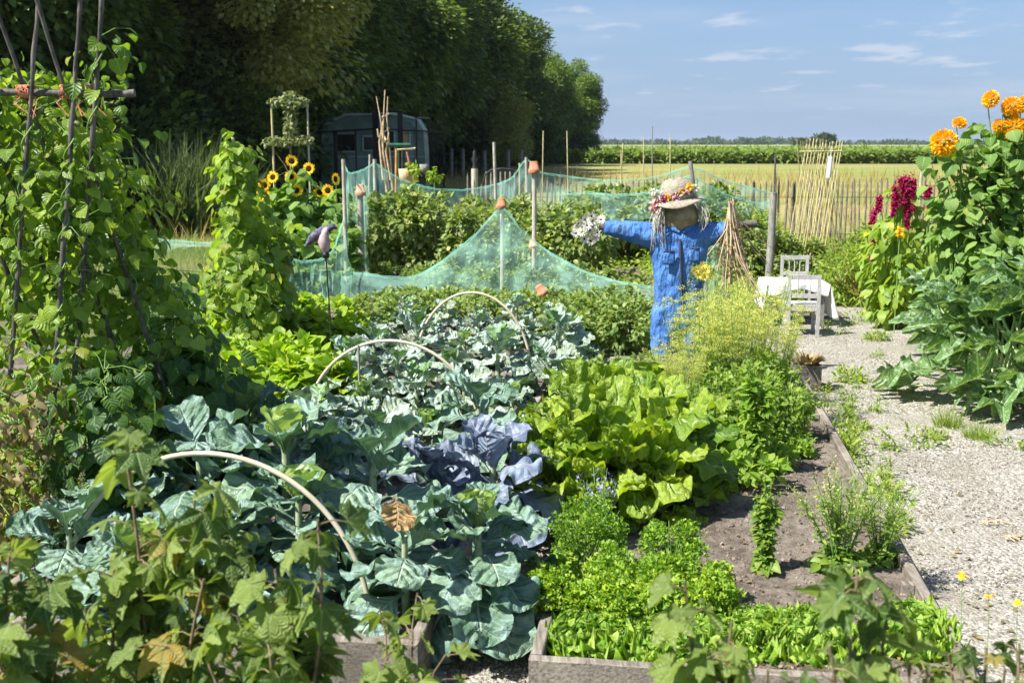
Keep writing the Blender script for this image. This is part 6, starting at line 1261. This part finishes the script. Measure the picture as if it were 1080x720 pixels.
stake(987 - 15, 178, 21.5, .03, 'pale fence post in the meadow beyond the fence', 'stake', grp=None, name='post')

# ------------------------------------------------------------------ espaliered apple tree with its two stakes
YE = 19.5; c = A(306, 152, YE); O = Vector((c.x, c.y, 0)); t = thing('espalier_apple_tree', 'young espaliered apple tree with two tiers of small grey-green leaves', 'apple tree', O); kk = YE / FPX
def E(x, y, dy=0): q = A(x, y, YE) - O; return Vector((q.x, dy, q.z))
b = Buf(); b.tube([(0, 0, 0), E(308, 200), E(306, 150), E(306, 108)], [.03, .025, .018, .006], n=7); lb = Buf()
for (xa, ya, xb, yb) in [(306, 151, 281, 150), (306, 151, 326, 147), (306, 112, 287, 107), (306, 112, 322, 107), (306, 185, 290, 160), (306, 190, 317, 158)]:
    q = curve(E(xa, ya), E(xb, yb), (0, 0, .03), 5, .01, rn); b.tube(q, [.012, .011, .01, .008, .006, .004], n=5)
    if ya < 160: P = along(q, 210, rg, .05, 1) + unit(rg, 210) * [.07, .1, .055]; foliage(lb, P, unit(rg, 210), T_ovate, .075, rg)
P = along([E(306, 150), E(306, 98)], 300, rg) + unit(rg, 300) * [.10, .1, .04]; foliage(lb, P, unit(rg, 300), T_ovate, .08, rg)
link('trunk', b.mesh('trunk', M['drystem']), t); link('leaves', lb.mesh('leaves', M['appleleaf']), t)
stake(286, 105, YE, .02, 'yellowish stake left of the espaliered apple tree', 'bamboo', grp=None); stake(324, 110, YE, .018, 'grey stake right of the espaliered apple tree', 'stake', grp=None)

# ------------------------------------------------------------------ caravan inside a dark netted cage
M['van'] = plain('pale_blue_green_paint', (.15, .24, .23), (.22, .32, .30), .5, .3, 2, 0); M['vanwhite'] = plain('caravan_roof', (.40, .46, .46), (.50, .56, .55), .6, .2, 2, 0)
t_ = NT('dark_window_glass'); M['glass'] = t_.done(t_.bsdf((.015, .02, .02), .12, .6)); M['curtain'] = plain('tan_curtain', (.42, .32, .16), (.52, .42, .24), .9, .1, 20, .2); M['tyre'] = plain('tyre', (.02, .02, .02), (.03, .03, .03), .9, .1, 10, 0)
YC = 41.0; cl = A(338, 152, YC); cr = A(448, 152, YC); L = cr.x - cl.x; t = thing('caravan', 'old pale blue-green caravan under the trees inside the dark cage', 'caravan', (cl.x, YC, 0)); kc = YC / FPX
def C_(x, y): q = A(x, y, YC); return (q.x - cl.x, q.z)
zb = .45; zt = C_(400, 122)[1]; out = [(0, zb), (L, zb), (L, zt * .55), (L - .05, zt * .84), (L - .28, zt - .10), (L - .7, zt), (.5, zt - .05), (.12, zt - .2), (0, zt * .62)]
V = [(x, 0, z) for x, z in out] + [(x, 2.0, z) for x, z in out]; m_ = len(out); b = Buf(); F = [(k, (k + 1) % m_, (k + 1) % m_ + m_, k + m_) for k in range(m_)]; b.raw(V, F)
cx = (L / 2, 0, zt * .6); b.raw([(x, 0, z) for x, z in out] + [cx], [((k + 1) % m_, k, m_) for k in range(m_)]); link('body', b.mesh('body', M['van'], False), t)
b = Buf(); b.tube([(.2, -.04, zt - .32), (.9, -.06, zt + .02), (L - 1.1, -.06, zt + .06), (L - .35, -.04, zt - .10)], .05, n=6); b.box((.9, 0.02, zt + .005), (L - 2, 0, 0), (0, 1.9, 0), (0, 0, .05)); link('roof', b.mesh('roof', M['vanwhite']), t)
b = Buf(); b.box((0.05, -.02, zt * .52), (L - .1, 0, 0), (0, .018, 0), (0, 0, .05)); link('waist_trim', b.mesh('waist_trim', M['vanwhite'], False), t)
for (xa, ya, xb, yb, cur) in [(354, 141, 375, 160, 0), (383, 144, 395, 159, 0), (424, 137, 432, 151, 1), (404, 138, 416, 160, 0)]:
    p0 = C_(xa, yb); p1 = C_(xb, ya); b = Buf(); b.box((p0[0], -.03, p0[1]), (p1[0] - p0[0], 0, 0), (0, .026, 0), (0, 0, p1[1] - p0[1])); w_ = link('window', b.mesh('window', M['curtain' if cur else 'glass'], False), t)
    b = Buf()
    for (a0, a1) in (((p0[0], p0[1]), (p1[0], p0[1])), ((p1[0], p0[1]), (p1[0], p1[1])), ((p1[0], p1[1]), (p0[0], p1[1])), ((p0[0], p1[1]), (p0[0], p0[1]))): b.tube([(a0[0], -.045, a0[1]), (a1[0], -.045, a1[1])], .03, n=5)
    link('window_frame', b.mesh('window_frame', M['vanwhite']), w_)
b = Buf(); Mx = Matrix.Rotation(math.pi / 2, 3, 'X'); b.lathe([(0, .1), (.3, .1), (.36, .05), (.36, -.05), (.3, -.1), (0, -.1)], (L * .45, .1, .36), 20, 0, Mx); link('wheel', b.mesh('wheel', M['tyre']), t)
t = thing('netted_cage', 'dark posted cage with black netting around the caravan', 'cage', (A(353, 152, 39).x, 39, 0)); O = Vector(t.location)
for (x, yt, Y, r_) in [(353.5, 139, 39, .12), (396, 118, 38.5, .20), (422, 118, 38.2, .17), (375, 138, 39, .05), (409, 137, 38.4, .04), (439, 126, 38, .06), (456, 128, 38.5, .04), (467.5, 130, 39, .06), (330, 140, 39.5, .07), (453, 126, 42, .04)]:
    p = A(x, yt, Y); b = Buf(); b.cbox((p.x - O.x, p.y - O.y, p.z / 2), r_, r_, p.z); link('post', b.mesh('post', M['darkpost'], False), t)
for pts in ([(330, 140, 39.4), (353, 138.5, 38.9), (396, 136, 38.3), (440, 138, 37.9), (470, 140, 38.9)], [(396, 118, 38.5), (422, 117.5, 38.2), (440, 124, 38), (453, 125, 42)]):
    b = Buf(); b.tube([A(*q) - O for q in pts], .03, n=5); link('rail', b.mesh('rail', M['darkpost']), t)
fn = lambda P: (lambda u, v: tuple((A(P[0][0] + (P[1][0] - P[0][0]) * u, 0, 1) * 0) + Vector((((P[0][0] + (P[1][0] - P[0][0]) * u) - 540) * 38.2 / FPX, 38.2, 0)) + Vector((0, 0, v * (A(0, P[0][1] + (P[1][1] - P[0][1]) * u, 38.2).z))) - O))
b = Buf(); b.sheet(fn([(437, 138), (470, 140)]), 10, 6); link('netting', b.mesh('netting', M['net_black']), t)
b = Buf(); b.sheet(lambda u, v: tuple(A(358 + 40 * u, 126 - 8 * u + 3 * math.sin(u * 6), 38.5 + 3 * v) - O), 12, 4); link('roof_netting', b.mesh('roof_netting', M['net_black']), t)
b = Buf(); b.sheet(lambda u, v: tuple(A(332 + 136 * u, (140 - 22 * math.sin(math.pi * min(1, u * 1.25)) ** .5 * v - (1 - v) * -2) , 38.0 + 1.5 * u * u) - O), 16, 6); link('netting', b.mesh('netting', M['net_black']), t)
# pale dead branches, rack and pots before the cage
YD = 30.0; c = A(405, 152, YD); t = thing('bare_branches', 'pale bare dead branches standing before the caravan', 'branches', (c.x, YD, 0)); O = Vector(t.location)
for pts in ([(410, 200), (404, 160), (402, 130), (397, 102)], [(408, 205), (404, 165), (404, 135), (406, 95)], [(414, 200), (410, 150), (408, 125), (409, 102)], [(406, 150), (399, 144), (398, 136)], [(407, 148), (404, 140), (411, 135)], [(412, 190), (407, 160), (410, 140)], [(403, 124), (410, 120)], [(404, 190), (400, 150), (404, 128)]):
    b = Buf(); b.tube([A(x, y, YD + rn.uniform(-.1, .1)) - O for x, y in pts], [.03 - .006 * k for k in range(len(pts))], n=6); link('branch', b.mesh('branch', M['straw']), t)
YK = 27.0; c = A(425, 152, YK); t = thing('tool_rack', 'rack with a green top bar, an orange upright and a wooden arm, before the caravan', 'rack', (c.x, YK, 0)); O = Vector(t.location)
M['greenp'] = plain('dark_green_paint', (.01, .07, .04), (.02, .11, .06), .6, .3, 5, 0); M['orangep'] = plain('orange_paint', (.50, .20, .05), (.62, .30, .09), .6, .3, 5, 0)
for nm, mt, pts, r_ in [('upright', 'orangep', [(417.5, 205), (418, 157)], .028), ('green_upright', 'greenp', [(420.5, 205), (420.5, 158)], .025), ('top_bar', 'greenp', [(409, 153), (433, 153)], .045), ('arm', 'bamboo', [(419, 158), (438, 156.5)], .025), ('brace', 'terracotta', [(429, 160), (435, 188)], .025), ('dark_post', 'darkpost', [(425, 205), (425, 158)], .045)]:
    b = Buf(); b.tube([A(x, y, YK) - O for x, y in pts], r_, n=7); link(nm, b.mesh(nm, M[mt]), t)
for i, (x, y, s, mt, l) in enumerate([(428, 186, .34, 'terrapale', 'pale sack-like pot before the dark cage post'), (436, 186, .28, 'terrapale', 'pinkish pot right of the pale sack-like pot'), (446, 188, .22, 'darkpost', 'dark pot below the cage post'), (458, 191, .20, 'darkpost', 'small dark pot with a bright green plant'), (447, 178, .2, 'greywood', 'white upright pot behind the dark pot')]):
    p = A(x, y, 26.5); b = Buf(); b.lathe([(0, 0), (s * .4, 0), (s * .5, s), (s * .42, s), (s * .38, s * .6), (0, s * .6)], n=14); tagp(link('plant_pot', b.mesh('plant_pot', M[mt]), None, (p.x, p.y, max(0, p.z - s / 2))), l, 'plant pot', 'pots before the caravan')
for i, (x, y, l) in enumerate([(436, 180, 'small bright plant behind the berry bushes, below the rack'), (458, 186, 'bright green plant in the small dark pot')]):
    p = A(x, y, 26.3); b = Buf(); pp, oo = clumps(rg, (0, 0, p.z), (.16, .12, .16), 90, 8, .08); foliage(b, pp, oo, T_ovate, .09, rg); t = thing('potted_plant', l, 'plant', (p.x, p.y, 0)); link('leaves', b.mesh('leaves', M['bush_bean']), t); b = Buf(); b.tube([(0, 0, 0), (0, 0, p.z)], .012); link('stem', b.mesh('stem', M['greenstem']), t)
# finial post and low round frame
p = A(500.5, 178, 26.0); t = thing('ornament_post', 'thick pale post with a dark figurine on top, behind the berry bushes', 'post', (p.x, 26, 0)); b = Buf(); b.tube([(0, 0, 0), (0, 0, p.z)], .075, n=12); link('post', b.mesh('post', M['stake']), t)
b = Buf(); b.tube([(0, 0, p.z), (0, 0, p.z + .10), (0, 0, p.z + .22), (0, 0, p.z + .30), (0, 0, p.z + .36), (0, 0, p.z + .42)], [.06, .035, .075, .03, .045, .005], n=12); link('figurine', b.mesh('figurine', M['darkpost']), t)
p = A(527, 186, 27.0); t = thing('garden_bench', 'low dark curved bench frame with slats between two pale stakes', 'bench', (p.x, 27, 0))
b = Buf(); b.tube([Vector(((x - 527) * 27 / FPX, 0, A(x, y, 27).z)) for x, y in [(509, 197), (512, 184), (518, 179.5), (530, 178), (541, 179), (545, 184), (546, 197)]], .03, n=6); link('frame', b.mesh('frame', M['darkpost']), t)
for i, x in enumerate(range(513, 544, 5)): b = Buf(); b.tube([((x - 527) * 27 / FPX, 0, .25), ((x - 527) * 27 / FPX, 0, A(x, 181, 27).z)], .022, n=5); link('slat', b.mesh('slat', M['greywood']), t)
b = Buf(); b.cbox((0, -.25, .42), .75, .5, .04); link('seat', b.mesh('seat', M['greywood'], False), t)
for x in (-.33, .33):
    for y in (-.45, -.04): b = Buf(); b.cbox((x, y, .2), .05, .05, .40); link('leg', b.mesh('leg', M['greywood'], False), t)
for i, (x, yt) in enumerate([(476, 157), (488, 157), (511, 159), (536, 158), (550, 158)]): stake(x, yt, 70, .12, '%s short grey fence post at the foot of the wood' % ordn(i), 'greywood', grp='fence posts at the wood', name='post')
b = Buf(); b.sheet(lambda u, v: (-3.6 + 4.4 * u, 33 + 4.5 * v, .03 + .01 * math.sin(u * 9)), 8, 8); struct('terrace', b.mesh('terrace', M['gravel']))
if __name__ == '__main__':
    for o in sc.objects:
        if o.parent is None and o.get('label') and not 4 <= len(o['label'].split()) <= 16: print('LABEL', len(o['label'].split()), o['label'])
